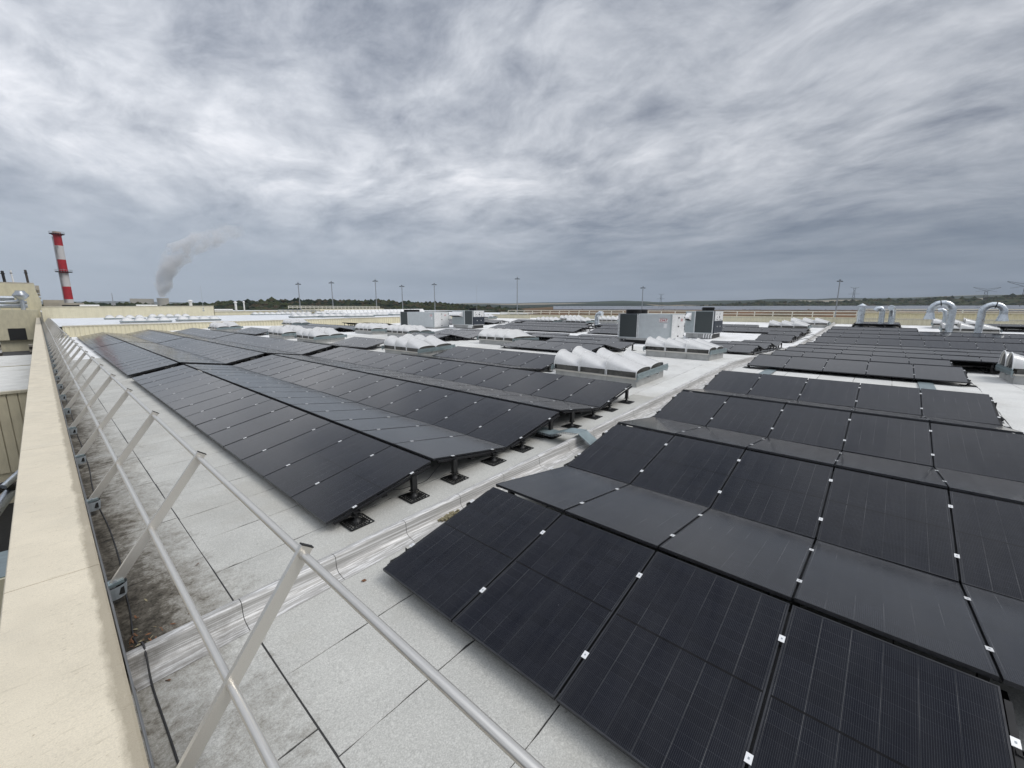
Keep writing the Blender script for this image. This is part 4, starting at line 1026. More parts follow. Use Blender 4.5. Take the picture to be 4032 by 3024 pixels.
# loose cables by the near feet
c1 = VL + A * (1 - CF); c2 = VL + A * (1 + CF)
cable('panel_lead', [(c1 - .55, 5.35, zr(3) + .26), (c1 - .2, 5.25, zr(3) + .17), (c1, 5.2, zr(c1) + .155), (c1 + .35, 5.3, zr(c1) + .10), (c1 + .6, 5.42, zr(c1) + .13), (c2, 5.4, zr(c2) + .28)], .005, M['cable'], 'thin black lead sagging between the first two tall feet')
V4 = VL + A * 3
cable('panel_lead', [(V4 - .4, 5.2, zr(V4) + .2), (V4 + .1, 5.12, zr(V4) + .05), (V4 + .5, 5.3, zr(V4) + .04), (V4 + .9, 5.5, zr(V4) + .25)], .005, M['cableg'], 'grey lead curling beside the cable tray lid')
for i, V_ in enumerate((25.5, 27.2, 38.6, 42.1)):
    z_ = zr(V_)
    cable('linking_cable', [(V_ - .3, 5.3, z_ + .12), (V_, 4.9, z_ + .14), (V_ + .2, 4.6, z_ + .22), (V_ + .1, 4.35, z_ + .3), (V_ - .1, 4.1, z_ + .18), (V_, 3.8, z_ + .12)], .02, M['cableg'],
          ('grey cable loop over the kerb, nearest of four', 'grey cable loop over the kerb, second of four', 'grey cable loop over the kerb, third of four', 'grey cable loop over the kerb, furthest of four')[i])
# leaves and moss
lm = MB(); lm.poly([(0, -.03, .002), (.018, -.005, .012), (.012, .025, .004), (-.012, .028, .010), (-.02, -.004, .003)], [(0, 1, 2, 3, 4)], M['leaf']); leaf_me = lm.mesh('leaf')
rnd = random.Random(11)
o = obj('leaf', leaf_me, loc=(1.98, 3.92, zr(1.98) + .004), rot=(0, 0, 1)); tag(o, 'single brown leaf lying on the membrane beside the foreground array', 'leaf')
lit = MB()
for i in range(34):
    x_ = .14 + abs(rnd.gauss(0, .13)); y_ = 4.64 + abs(rnd.gauss(0, .22)); a = rnd.uniform(0, 6); k = rnd.uniform(.4, 1); z_ = zr(x_) + .006 + rnd.random() * .01
    if i > 27: x_, y_ = rnd.uniform(.3, 1.1), rnd.uniform(3.2, 6.0); z_ = zr(x_) + .005
    T = Matrix.Translation((x_, y_, z_)) @ Matrix.Rotation(a, 4, 'Z') @ Matrix.Rotation(rnd.uniform(-.5, .5), 4, 'X') @ Matrix.Scale(k, 4)
    lit.poly([T @ Vector(q) for q in ((0, -.035, 0), (.010, -.005, .010), (.006, .03, .004), (-.007, .03, .008), (-.011, -.004, .002))], [(0, 1, 2, 3, 4)], M['leaf'] if i % 3 else M['moss'])
o = lit.build('leaf_litter', kind='stuff'); tag(o, 'brown leaf litter in the dirty corner where the kerb meets the parapet', 'leaf litter')
mb = MB(); rnd = random.Random(3)
for i in range(120):
    x_ = 3.42 + rnd.gauss(0, .07); y_ = 4.21 + rnd.gauss(0, .02); s_ = rnd.uniform(.006, .018); z_ = zr(x_) + .02 + rnd.random() * .02
    mb.box((x_ - s_, y_ - s_, z_ - s_), (x_ + s_, y_ + s_, z_ + s_), M['moss'])
o = mb.build('moss', kind='stuff'); tag(o, 'clump of yellow moss in the kerb fillet near the foreground array', 'moss')
# ---------------------------------------------------------------- far walls and buildings
def ribbed_wall(name, label, a, b, z0f, z1f, depth, m, period=0.35, parts=None, rib=.04, maxribs=250, coping=True):
    """trapezoid-ribbed sheet wall from a to b (xy); normal to the left of a->b"""
    root = thing(name, label, 'wall', (0, 0, 0))
    a = Vector((a[0], a[1], 0)); b = Vector((b[0], b[1], 0)); d = b - a; L_ = d.length; d.normalize(); nrm = Vector((d.y, -d.x, 0))
    n = int(L_ / period); mb = MB(); P_ = []
    if n > 1200: n = 1200; period = L_ / n
    for i in range(n):
        for s_, o_ in ((0, 0), (.35, 0), (.45, rib), (.9, rib), (1.0, 0)):
            q = a + d * ((i + s_) * period) + nrm * o_; t_ = (i + s_) / n
            P_ += [(q.x, q.y, z0f(t_)), (q.x, q.y, z1f(t_))]
    N = len(P_) // 2
    mb.poly(P_, [(2 * i, 2 * i + 2, 2 * i + 3, 2 * i + 1) for i in range(N - 1)], m)
    mb.build('ribbed_cladding', root)
    mb = MB(); q0 = a - nrm * depth; q1 = b - nrm * depth
    mb.poly([(a.x, a.y, z0f(0)), (b.x, b.y, z0f(1)), (b.x, b.y, z1f(1)), (a.x, a.y, z1f(0)), (q0.x, q0.y, z0f(0)), (q1.x, q1.y, z0f(1)), (q1.x, q1.y, z1f(1)), (q0.x, q0.y, z1f(0))], [(4, 7, 6, 5), (0, 3, 7, 4), (1, 5, 6, 2)], m); mb.build('wall_back', root)
    if coping:
        mb = MB(); mb.poly([(a.x + nrm.x * .08, a.y + nrm.y * .08, z1f(0) + .05), (b.x + nrm.x * .08, b.y + nrm.y * .08, z1f(1) + .05), (q1.x, q1.y, z1f(1) + .05), (q0.x, q0.y, z1f(0) + .05),
                            (a.x + nrm.x * .08, a.y + nrm.y * .08, z1f(0) - .06), (b.x + nrm.x * .08, b.y + nrm.y * .08, z1f(1) - .06)], [(0, 1, 2, 3), (4, 5, 1, 0)], M['coping2']); mb.build('coping', root)
    return root
M['coping2'] = simple('far_coping', (0.55, 0.51, 0.40), 0.6)
nz = lambda t_, L_=60.0: 1.19 + .0108 * t_ * L_
ribbed_wall('ribbed_wall', 'low cream ribbed wall closing the solar roof at its far left end', (1.4, 62), (62, 62), lambda t_: -1.0, nz, .15, M['ribbed'], coping=True)
mb = MB(); P_ = [(1.2, 62.1, 1.15), (80, 62.1, 1.15 + .0108 * 78.8), (80, 105, 1.15 + .0108 * 78.8 + .1), (1.2, 105, 1.25)]
mb.poly(P_, [(0, 1, 2, 3)], M['north_roof']); mb.poly([(1.2, 62.1, GZ), (1.2, 105, GZ), (1.2, 105, 1.2), (1.2, 62.1, 1.15)], [(0, 1, 2, 3)], M['ribbed']); struct('north_roof', mb)
ribbed_wall('cream_wall', 'smooth cream wall in front of the chimney, left background', (0.4, 105), (24.5, 105), lambda t_: 0.5, lambda t_: 3.22 + .25 * t_, 6, M['ribbed'], period=.8, rib=.015, coping=True)
ribbed_wall('cream_wall', 'lower cream wall to the right of the chimney wall', (24.5, 105.3), (46, 105.3), lambda t_: 0.5, lambda t_: 2.3 + .25 * t_, 6, M['ribbed'], period=.8, rib=.015, coping=True)
ribbed_wall('cream_wall', 'long low cream wall behind the far white skylight rows', (45, 104.5), (64, 104.5), lambda t_: 0.5, lambda t_: 2.88 + .1 * t_, 8, M['ribbed'], period=.8, rib=.02, coping=False)
mb = MB(); mb.box((0.4, 105.2, GZ), (110, 190, 1.6), M['beige']); mb.poly([(0.4, 105.2, 2.2), (110, 105.2, 2.3), (110, 190, 2.3), (0.4, 190, 2.2)], [(0, 1, 2, 3)], M['north_roof']); struct('north_hall_roof', mb)
# right hand wall (V = 60.3)
rw = ribbed_wall('ribbed_wall', 'cream ribbed wall closing the solar roof on the right, behind the ducts', (60.3, 55), (60.3, -60), lambda t_: .3, lambda t_: 1.90 + .24 * min(1, t_ * 3), .18, M['ribbed2'] if False else M['ribbed'], period=.35)
ribbed_wall('ribbed_wall', 'higher cream ribbed wall behind the right wall, under the hooped ducts', (63.5, 2.2), (63.5, -60), lambda t_: .3, lambda t_: 2.62, 5, M['ribbed'], period=.35)
ribbed_wall('cream_wall', 'cream wall with a corner step, behind the middle rooftop units', (57.5, 61.8), (57.5, 47.0), lambda t_: .3, lambda t_: 1.95, .2, M['ribbed'], period=.35)
mb = MB(); mb.box((60.5, -60, GZ), (64, 61, 1.1), M['beige']); mb.box((64.2, -60, GZ), (68, 61, 1.7), M['concrete']); struct('east_roof', mb)
def railing(label, path_y, x_, zf, sp=1.95, h=.62, along='y', tilt=.12, m=None):
    m = m or M['rail_white']; tk = .10 if along == 'y' else .12; root = thing('safety_railing', label, 'railing')
    y0, y1 = path_y; n = max(2, int(abs(y1 - y0) / sp)); pmx = MB(); pmx.beam((0, 0, 0), (tilt if along == 'y' else 0, 0 if along == 'y' else -tilt, h), tk, tk, m); pme = pmx.mesh('post')
    for i in range(n + 1):
        q = y0 + (y1 - y0) * i / n; t_ = i / n
        obj('post', pme, root, loc=(x_, q, zf(t_)) if along == 'y' else (q, x_, zf(t_)))
    for f in (1.0, .48):
        mb = MB()
        a = (x_ + tilt * f, y0, zf(0) + h * f) if along == 'y' else (y0, x_ - tilt * f, zf(0) + h * f)
        b = (x_ + tilt * f, y1, zf(1) + h * f) if along == 'y' else (y1, x_ - tilt * f, zf(1) + h * f)
        mb.beam(a, b, tk, tk, m); mb.build('rail', root)
    return root
railing('cream handrail on top of the right ribbed wall', (55, 2.5), 60.6, lambda t_: 2.05 + .06 * t_, h=.66)
railing('cream handrail on the higher wall behind the hooped ducts', (2.0, -40), 64.0, lambda t_: 2.62, sp=2.6, h=.42)
railing('white handrail around the low block behind the far white skylight rows', (39.5, 63.5), 106, lambda t_: 2.95, sp=1.0, h=.6, along='x', tilt=0.0)
railing('grey handrail beside the white sawtooth rooflights', (36.5, 46), 104, lambda t_: 2.1, sp=1.0, h=.55, along='x', tilt=0.0, m=M['steel'])
railing('cream handrail behind the left rooftop units', (50, 57), 60.6, lambda t_: 1.85, h=.5)
# white rooflight strips on the far roof
def white_bar(label, a, b, z_, w_=1.2, h=.35):
    mb = MB(); mb.tube([(a[0], a[1], z_), (b[0], b[1], z_)], h, M['white'], 10); return tag(mb.build('rooflight_strip'), label, 'rooflight', 'white rooflight strips')
white_bar('white rooflight strip right of the chimney base', (5.0, 106.5), (7.5, 106.5), 3.38, h=.22)
white_bar('white rooflight strip in the middle of the chimney wall top', (12.5, 106.5), (15.6, 106.5), 3.45, h=.22)
white_bar('white rooflight strip right of the radio antenna', (24.6, 106.5), (28.2, 106.5), 2.65, h=.20)
# far north skylights
dome = None
def small_sky(x_, y_, z_, n, label, L_=1.15):
    root = thing('dome_skylight', label, 'skylight', (x_, y_, z_), 'domed skylights on the white north roof')
    mb = MB(); mb.box((0, 0, 0), (n * L_, 2.0, .16), M['curbclad']); mb.build('upstand', root)
    mb = MB(); mb.box((-.06, -.06, .16), (n * L_ + .06, 2.06, .27), M['gutter']); mb.build('rim', root)
    for i in range(n):
        d = MB(); P_ = []; N = 8
        for a in range(N + 1):
            for b in range(N + 1):
                s_, t_ = a / N, b / N; P_.append((L_ * s_, 2 * t_, .27 + .46 * (math.sin(math.pi * s_) * math.sin(math.pi * t_)) ** .55))
        d.poly(P_, [(a * (N + 1) + b, (a + 1) * (N + 1) + b, (a + 1) * (N + 1) + b + 1, a * (N + 1) + b + 1) for a in range(N) for b in range(N)], M['acrylic'], True)
        if i == 0: me = d.mesh('dome')
        obj('dome', me, root, loc=(i * L_, 0, 0))
nzz = lambda x_: 1.16 + .0108 * x_
for x_, y_, n, lb in ((6.6, 88, 4, 'dim domed skylight far left on the white north roof'), (6.4, 67, 4, 'large four-domed skylight nearest on the white north roof'), (12.5, 94, 5, 'thin row of domes high on the white north roof, left'),
                      (12.0, 68.5, 4, 'second large domed skylight right of the nearest on the north roof'), (30.5, 101, 5, 'leftmost far row of domes before the low railed block'), (36, 101, 6, 'second far row of domes before the low railed block'),
                      (44, 101, 6, 'third far row of domes before the low railed block'), (27.5, 72, 4, 'left block of domes above the ribbed wall, mid picture'), (31.5, 70, 4, 'second block of domes above the ribbed wall, mid picture'),
                      (34.5, 67, 4, 'third block of domes above the ribbed wall, mid picture'), (40.5, 72, 4, 'fourth block of domes above the ribbed wall, mid picture'), (46.0, 72, 4, 'fifth block of domes above the ribbed wall, near the rooftop unit')):
    small_sky(x_, y_, nzz(x_), n, lb)
saw = thing('sawtooth_rooflight', 'long white row of sloping rooflights below the low railed block', 'rooflight')
for i in range(26):
    mb = MB(); x_ = 47 + i * 1.15; z_ = nzz(x_) + .1
    mb.poly([(x_, 103.3, z_), (x_ + 1.05, 103.3, z_), (x_ + 1.15, 104.2, z_ + .85), (x_ + .1, 104.2, z_ + .85), (x_, 104.4, z_), (x_ + 1.05, 104.4, z_)], [(0, 1, 2, 3), (0, 3, 4), (1, 5, 2)], M['white']); mb.build('sloping_pane', saw)
# vents on the north hall
for x_, h, r_, lb in ((21.0, 1.0, .28, 'squat white vent cowl on the cream wall top'), (29.0, 1.9, .22, 'left of two slim white flues beyond the cream wall'), (30.6, 2.0, .14, 'right and thinner of two slim white flues')):
    root = thing('roof_vent', lb, 'vent', (x_, 107, 2.3 if x_ > 24 else 3.4)); mb = MB(); mb.tube([(0, 0, 0), (0, 0, h)], r_, M['chwhite2'] if 'chwhite2' in M else M['white'], 12); mb.build('stack', root)
    mb = MB(); mb.tube([(0, 0, h), (0, 0, h + .12), (0, 0, h + .3)], r_, M['white'], 12, radii=[r_ * 1.7, r_ * 1.7, r_ * .5]); mb.build('cowl', root)
# tall building and lower tier on the left
tb = thing('tall_block', 'tall beige building at the far end of the parapet, cut by the left edge', 'building', (0, 0, 0))
mb = MB(); mb.box((-40, 200, GZ), (0.3, 240, 10.3), M['beige']); mb.poly([(0.3, 200, GZ), (1.4, 200, GZ), (1.0, 200, 5.4), (.3, 200, 8.6)], [(0, 1, 2, 3)], M['beige']); mb.build('upper_wall', tb)
mb = MB(); mb.box((-40, 180, GZ + 3.2), (0.02, 199.9, 2.45), M['beige']); mb.box((-40, 181, GZ), (0, 199.8, GZ + 3.2), M['beige']); mb.build('lower_tier', tb)
mb = MB(); mb.box((-6.2, 179.9, -5.8), (-3.0, 180.0, -2.6), M['dark']); mb.build('dark_doorway', tb)
mb = MB()
for i in range(6): mb.box((.35, 203 + i * 2, 8.6 - i * .9), (1.2, 204.5 + i * 2, 10.0 - i * 1.2), M['concrete'])
mb.build('stair_structure', tb)
mb = MB(); mb.box((-40, 200.5, 10.3), (.2, 239, 10.7), M['concrete']); mb.build('roof_edge', tb)
stk = thing('service_pipework', 'run of silver pipes and platforms on the lower tier roof', 'pipework', (-10, 185, 2.45))
for k, (z_, r_) in enumerate(((1.0, .55), (2.1, .45), (3.2, .7))):
    mb = MB(); mb.tube([(-25, k * .8, z_), (8.2 if k < 2 else 6, k * .8, z_)], r_, M['galv'], 10); mb.build('pipe', stk)
mb = MB()
for i in range(14): mb.beam((-20 + i * 2.1, -.8, 0), (-20 + i * 2.1, -.8, 1.6), .12, .12, M['steel'])
for z_ in (.8, 1.6): mb.beam((-22, -.8, z_), (8.6, -.8, z_), .12, .1, M['steel'])
mb.build('platform_rail', stk)
cw = thing('exhaust_cowl', 'silver double-cone exhaust cowl on the lower tier roof', 'vent', (-2.7, 184, 2.4))
mb = MB(); mb.tube([(0, 0, 0), (0, 0, 2.0), (0, 0, 2.9)], .5, M['galv'], 14); mb.tube([(-3, 0, 2.2), (-1.2, 0, 2.3), (0, 0, 3.0)], .42, M['galv'], 12); mb.build('stack', cw)
mb = MB(); mb.tube([(0, 0, 2.9), (0, 0, 3.9), (0, 0, 4.2), (0, 0, 5.1), (0, 0, 5.4)], .5, M['galv'], 16, radii=[.7, 1.6, 1.65, .95, .95]); mb.build('cowl', cw)
for x_, r_, h, m_, lb in ((-5.6, .34, 3.6, M['chred2'] if 'chred2' in M else M['dark'], 'dark red stack with a platform on the tall beige building'), (-3.9, .2, 3.9, M['white'], 'pale slim stack on the tall beige building'), (-.9, .30, 4.2, M['bark'], 'rusty lattice stack at the corner of the tall building')):
    root = thing('roof_stack', lb, 'stack', (x_, 203, 10.5)); mb = MB(); mb.tube([(0, 0, 0), (-.1, 0, h)], r_, m_, 10); mb.build('stack', root)
    mb = MB(); disc(mb, (-.1, 0, h * .75), r_ * (2.2 if r_ > .45 else 1.4), .2, M['dark'], 12); mb.build('collar', root)
lb2 = thing('concrete_block', 'low brownish concrete block around the chimney foot', 'building', (0, 0, 0))
mb = MB(); mb.box((1.5, 205, GZ), (10.8, 222, 4.7), M['concrete']); mb.box((1.5, 206, 4.7), (6.2, 215, 5.6), M['concrete']); mb.build('block', lb2)
mb = MB(); mb.box((5.5, 204.9, 3.6), (10.6, 205.0, 4.0), M['dark']); mb.build('dark_band', lb2)
# left side lower halls seen over the parapet
def hall(name, label, x0, x1, y0, y1, zt, m, rib=True):
    root = thing(name, label, 'building')
    mb = MB(); mb.box((x0, y0 + .1, GZ), (x1, y1, zt - .02), m); mb.poly([(x0, y0, zt), (x1, y0, zt), (x1, y1, zt), (x0, y1, zt)], [(0, 1, 2, 3)], M['sheet_mid_lit']); mb.build('roof_deck', root)
    n = int((x1 - x0) / .45)
    for i in range(n):
        mb = MB(); a = x0 + (x1 - x0) * i / n; mb.box((a + .01, y0, max(GZ, zt - 5)), (a + (x1 - x0) / n - .04, y0 + .07, zt - .12), m); 
        if i == 0: me = mb.mesh('wall_sheet')
        if a > -14: obj('wall_sheet', me, root, loc=((x1 - x0) / n * i, 0, 0))
    mb = MB(); mb.box((x0, y0 - .12, zt - .12), (x1, y0 + .3, zt + .03), M['coping2']); mb.build('eaves', root)
    return root
hall('lower_hall', 'lower hall with ribbed wall and grey roof below the parapet, nearer one', -30, -.60, 39.3, 56.2, -2.0, M['ribbed2'])
hall('lower_hall', 'further low hall with ribbed wall below the parapet, before the dark doorway', -30, -.60, 78.5, 96, -3.95, M['ribbed'])
yd = thing('stacked_material', 'brown and white stacked building material in front of the dark doorway', 'stack', (-8.0, 150, GZ))
rnd = random.Random(8)
for i in range(26):
    mb = MB(); z_ = (i % 9) * .62; x_ = -5.2 + 2.2 * (i // 9); mb.box((x_ + rnd.uniform(0, .4), 0, z_), (x_ + 2.0, 3, z_ + .5), (M['white'], M['concrete'], M['bark'])[i % 3]); mb.build('bale', yd)
yd = thing('stacked_material', 'small pile of boards between doorway and parapet', 'stack', (-2.55, 150, GZ))
for i in range(6):
    mb = MB(); mb.box((0, 0, i * .6), (1.3, 3, i * .6 + .45), (M['bark'], M['concrete'])[i % 2]); mb.build('board', yd)
pm_ = thing('yard_machinery', 'dark tangle of pipes and ducts in the gap below the near parapet', 'machinery', (-3, 30, GZ))
for i in range(16):
    mb = MB(); a = Vector((rnd.uniform(-3, 2), rnd.uniform(-8, 6), rnd.uniform(1, 6))); b = a + Vector((rnd.uniform(-3, 3), rnd.uniform(-2, 2), rnd.uniform(-.6, .6)))
    mb.tube([a, (a + b) / 2 + Vector((0, 0, .5)), b], rnd.uniform(.06, .3), (M['galv'], M['dark'], M['bark'])[i % 3], 8); mb.build('pipe', pm_)
bx = thing('plant_box', 'teal and cream plant box standing in the gap below the parapet', 'plant box', (-1.9, 17, -4.2))
mb = MB(); mb.box((-.5, 0, -1.3), (.9, 2.0, 0), M['ribbed']); mb.build('body', bx); mb = MB(); mb.box((-.45, .1, 0), (.88, 1.95, .03), M['gutter']); mb.build('lid', bx)
mb = MB(); mb.box((-30, -10, GZ + .05), (-.6, 39.2, GZ + .08), M['dark']); struct('service_lane', mb)
# chimney
ch = thing('chimney', 'tall red and white banded factory chimney with two platforms', 'chimney', (16.15, 450, GZ)); s_ = 450 / 260
H0, H1 = 6.0, 56.5
fr = [(912, 917, 'concrete'), (917, 965, 'chred'), (965, 1018, 'chwhite'), (1018, 1070, 'chred'), (1070, 1123, 'chwhite'), (1123, 1173, 'chred'), (1173, 1215, 'chwhite')]
py2z = lambda py: H0 + (1191 - py) / (1191 - 912) * (H1 - H0) - GZ
for a, b, m_ in fr:
    mb = MB(); za, zb_ = py2z(b), py2z(a); ra = 2.42 - .004 * za; rb_ = 2.42 - .004 * zb_
    if m_ == 'chwhite' and b == 1215: za = 0
    mb.tube([(0, 0, za), (0, 0, zb_)], ra, M[m_], 32, radii=[ra, rb_]); mb.build('band', ch)
for py, rr in ((922, 3.9), (1067, 4.4)):
    z_ = py2z(py); mb = MB(); disc(mb, (0, 0, z_), rr, .5, M['dark'], 28)
    for k in range(20): a = 2 * math.pi * k / 20; mb.beam((rr * math.cos(a), rr * math.sin(a), z_), (rr * math.cos(a), rr * math.sin(a), z_ + 1.7), .1, .1, M['steel'])
    mb.tube([(rr * math.cos(a), rr * math.sin(a), z_ + 1.7) for a in [2 * math.pi * k / 24 for k in range(25)]], .07, M['steel'], 4)
    mb.build('platform', ch)
mb = MB(); mb.beam((-2.5, -.3, 12), (-2.5, -.3, 62), .18, .5, M['steel']); mb.build('ladder', ch)
mb = MB(); disc(mb, (0, 0, py2z(926)), 2.65, 1.3, M['chred'], 28); mb.build('collar', ch)
# floodlight masts
def mast(x_, y_, zt, label, hw=1.5, style=0):
    root = thing('floodlight_mast', label, 'floodlight', (x_, y_, GZ), 'floodlight masts behind the roof'); H_ = zt - GZ
    k = math.hypot(x_, y_) / 300
    mb = MB(); mb.tube([(0, 0, 0), (0, 0, H_)], .3, M['steel'], 8, radii=[.42 * k, .22 * k]); mb.build('pole', root)
    mb = MB(); a = Vector((0.66, -.75, 0)) * hw * k
    mb.beam(-a + Vector((0, 0, H_)), a + Vector((0, 0, H_)), .25 * k, .22 * k, M['pylon']); mb.beam(-a * .25 + Vector((0, 0, H_ + .5 * k)), a * .25 + Vector((0, 0, H_ + .5 * k)), .5 * k, .45 * k, M['pylon'])
    for s_ in (-.9, -.55, .55, .9): q = a * s_ + Vector((0, 0, H_ - .2 * k)); mb.box((q.x - .35 * k, q.y - .35 * k, q.z - .2 * k), (q.x + .35 * k, q.y + .35 * k, q.z + .12 * k), M['pylon'])
    mb.build('lamp_head', root)
    if style: mb = MB(); mb.beam((0, 0, H_), (0, 0, H_ + 2.6 * k), .05 * k, .05 * k, M['steel']); mb.build('spike', root)
for i, (x_, y_, zt_) in enumerate(((110.9, 278.7, 18.1), (128.6, 271, 19.4), (132.2, 223.8, 18.75), (167, 249.2, 18.0), (141.6, 181.3, 15.65), (151, 131.1, 16.85), (272.8, 124.7, 17.1), (169.5, 12.3, 11.85))):
    mast(x_, y_, zt_, ('slim floodlight mast, leftmost of the row, over the wood', 'floodlight mast second from the left, over the wood', 'floodlight mast third from the left, over the wood', 'floodlight mast just behind the left rooftop unit', 'floodlight mast right of the left rooftop unit',
                        'tallest floodlight mast, standing alone right of centre', 'faint white floodlight mast behind the large CIAT unit', 'white floodlight mast left of the capped flue')[i], style=i in (0, 1, 2, 4, 5))
def antenna(x_, y_, z0, z1, r_, lb):
    root = thing('antenna', lb, 'antenna', (x_, y_, z0)); mb = MB(); mb.tube([(0, 0, 0), (0, 0, z1 - z0)], r_, M['steel'], 6, radii=[r_, r_ * .4]); mb.build('rod', root)
    mb = MB(); mb.box((-r_ * 4, -r_ * 4, .0), (r_ * 4, r_ * 4, r_ * 6), M['steel']); mb.build('fitting', root)
    mb = MB(); mb.box((-r_ * 3, -r_ * 3, r_ * 14), (r_ * 3, r_ * 3, r_ * 19), M['steel']); mb.build('fitting', root)
antenna(35.1, 398.4, 0, 13.1, .35, 'thin distant antenna left of the smoke plume')
antenna(22.2, 103, 2.4, 7.4, .035, 'slender rod antenna at the step of the cream wall')
antenna(41.3, 43.4, 1.2, 6.3, .02, 'thin rod above the second rooftop unit')
# pylons
def pylon(x_, y_, z0, z1, lb, style):
    root = thing('electricity_pylon', lb, 'pylon', (x_, y_, z0), 'electricity pylons on the right skyline'); H_ = z1 - z0; mb = MB(); t_ = Vector((0.66, -.75, 0)); k = H_ / 22
    def P(u, z_): return t_ * u + Vector((0, 0, z_))
    r_ = .24 * max(1, H_ / 24)
    if style == 0:
        for s_ in (-1, 1):
            mb.beam(P(3.2 * s_ * k, 0), P(1.0 * s_ * k, H_ * .62), r_, r_, M['pylon']); mb.beam(P(1.0 * s_ * k, H_ * .62), P(1.0 * s_ * k, H_), r_, r_, M['pylon']); mb.beam(P(0, H_ * .92), P(5.0 * s_ * k, H_), r_, r_, M['pylon'])
        for i in range(7):
            za, zb_ = H_ * i / 8, H_ * (i + 1) / 8; wa = max(1.0, 3.2 - 2.2 * (za / (H_ * .62))); wb = max(1.0, 3.2 - 2.2 * (zb_ / (H_ * .62)))
            mb.beam(P(-wa * k, za), P(wb * k, zb_), r_ * .7, r_ * .7, M['pylon']); mb.beam(P(wa * k, za), P(-wb * k, zb_), r_ * .7, r_ * .7, M['pylon'])
        mb.beam(P(-6.5 * k, H_ * .64), P(6.5 * k, H_ * .64), r_, r_, M['pylon']); mb.beam(P(-3 * k, H_ * .70), P(3 * k, H_ * .70), r_ * .7, r_ * .7, M['pylon'])
    else:
        for s_ in (-1, 1):
            mb.beam(P(3.0 * s_ * k, 0), P(2.0 * s_ * k, H_ * .85), r_, r_, M['pylon'])
            mb.beam(P(0, H_ * .80), P(19 * s_ * k, H_ * 1.02), r_, r_, M['pylon']); mb.beam(P(0, H_ * .92), P(19 * s_ * k, H_ * 1.04), r_, r_, M['pylon']); mb.beam(P(0, H_ * .86), P(15 * s_ * k, H_ * .76), r_ * .7, r_ * .7, M['pylon'])
        for i in range(5): za, zb_ = H_ * .85 * i / 5, H_ * .85 * (i + 1) / 5; mb.beam(P(-2.6 * k, za), P(2.5 * k, zb_), r_ * .7, r_ * .7, M['pylon']); mb.beam(P(2.6 * k, za), P(-2.5 * k, zb_), r_ * .7, r_ * .7, M['pylon'])
    mb.build('lattice', root)
pylon(832.5, 341.5, 6, 32.9, 'lattice pylon behind the large CIAT unit', 0)
pylon(799, 39.6, 8, 35.0, 'lattice pylon right of the white floodlight mast', 0)
pylon(795, -90, 10, 29.8, 'wide-armed pylon between the two hooped ducts', 1)
pylon(593.2, -91, 6, 27.2, 'wide-armed pylon cut off by the right picture edge', 1)
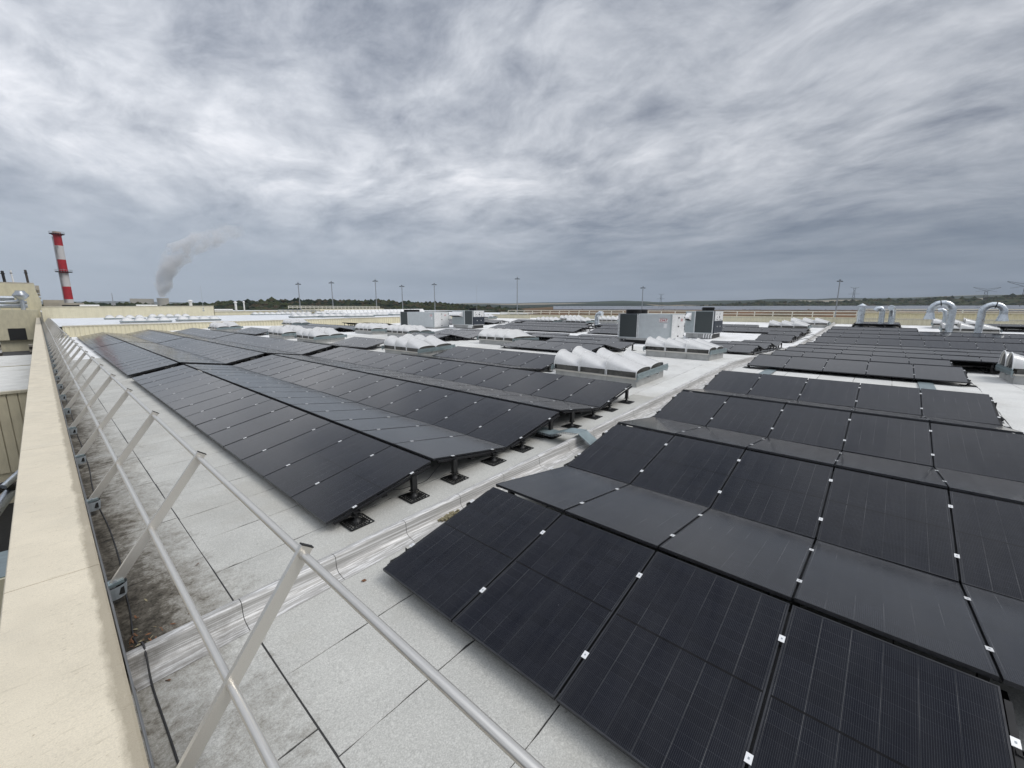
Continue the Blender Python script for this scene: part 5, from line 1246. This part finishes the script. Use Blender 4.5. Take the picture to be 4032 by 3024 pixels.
# distant cooling towers and plume
ct = thing('cooling_tower', 'pale distant cooling tower under the steam plume', 'tower', (461, 2964, -10))
mb = MB(); mb.tube([(0, 0, 0), (0, 0, 35), (0, 0, 66)], 30, M['concrete'], 24, radii=[30, 25, 26]); mb.build('shell', ct)
bl = thing('distant_building', 'long pale building on the skyline left of the plume', 'building', (330, 2980, -10)); mb = MB(); mb.box((0, 0, 0), (95, 20, 62), M['concrete']); mb.build('block', bl)
def plume():
    m = bpy.data.materials.new('steam'); m.use_nodes = True; t = NT(m.node_tree); t.n.clear()
    o = t.new('ShaderNodeOutputMaterial'); v = t.new('ShaderNodeVolumePrincipled'); t.l.new(v.outputs[0], o.inputs['Volume'])
    v.inputs['Color'].default_value = (0.98, 0.98, 0.985, 1); v.inputs['Anisotropy'].default_value = 0.2
    pos = t.new('ShaderNodeNewGeometry').outputs['Position']; n = t.noise(pos, 0.015, 6, 0.68, 0.3); X, Y, Zp = t.sep(pos)
    thin = t.m('MULTIPLY', t.mr(Zp, 80, 400, 1.0, 0.40), t.mr(X, 700, 870, 1.0, 0.15))
    t.put(v.inputs['Density'], t.m('MULTIPLY', t.mr(n, 0.42, 0.60, 0, 0.080), thin))
    path = [(462, 2964, 62, 18), (463, 2964, 90, 24), (472, 2962, 130, 36), (484, 2960, 170, 44), (502, 2957, 215, 46), (528, 2952, 262, 50), (556, 2948, 302, 56), (600, 2940, 335, 52), (650, 2930, 362, 50), (705, 2918, 392, 50), (760, 2900, 420, 50), (815, 2885, 438, 42), (865, 2870, 452, 30)]
    mb = MB(); b = bmesh.new(); bmesh.ops.create_icosphere(b, subdivisions=3, radius=1); iv = [q.co.copy() for q in b.verts]; fi = [tuple(q.index for q in f.verts) for f in b.faces]; b.free()
    pts_ = [Vector(p[:3]) for p in path]; rad = [p[3] for p in path]
    N = 20; rings = []; P_ = []; 
    for i, p in enumerate(pts_):
        d = (pts_[min(i + 1, len(pts_) - 1)] - pts_[max(i - 1, 0)]).normalized(); a = d.cross(Vector((0, 1, 0))).normalized(); c = d.cross(a)
        for k in range(N):
            th = 2 * math.pi * k / N; rr = rad[i] * (1 + .7 * noise.noise(Vector((math.cos(th) * 1.9, math.sin(th) * 1.9, i * 1.1))))
            P_.append(p + (a * math.cos(th) + c * math.sin(th)) * rr)
    fs = [(i * N + k, i * N + (k + 1) % N, (i + 1) * N + (k + 1) % N, (i + 1) * N + k) for i in range(len(pts_) - 1) for k in range(N)]
    fs += [tuple(range(N))[::-1], tuple(range((len(pts_) - 1) * N, len(pts_) * N))]
    mb.poly(P_, fs, m, True); o = mb.build('steam_plume', kind='stuff'); tag(o, 'grey-white steam plume drifting right from the distant cooling tower', 'steam plume')
plume()
# ---------------------------------------------------------------- air
S.cycles.volume_bounces = 3
def haze():
    m = bpy.data.materials.new('haze_air'); m.use_nodes = True; t = NT(m.node_tree); t.n.clear()
    o = t.new('ShaderNodeOutputMaterial'); v = t.new('ShaderNodeVolumePrincipled'); t.l.new(v.outputs[0], o.inputs['Volume'])
    v.inputs['Color'].default_value = (0.78, 0.86, 0.97, 1); v.inputs['Density'].default_value = 0.00006
    mb = MB(); mb.box((-9800, -9800, -60), (9800, 9800, 520), m); o = mb.build('haze', kind='stuff'); tag(o, 'thin blue-grey haze over the far hills', 'haze')
haze()
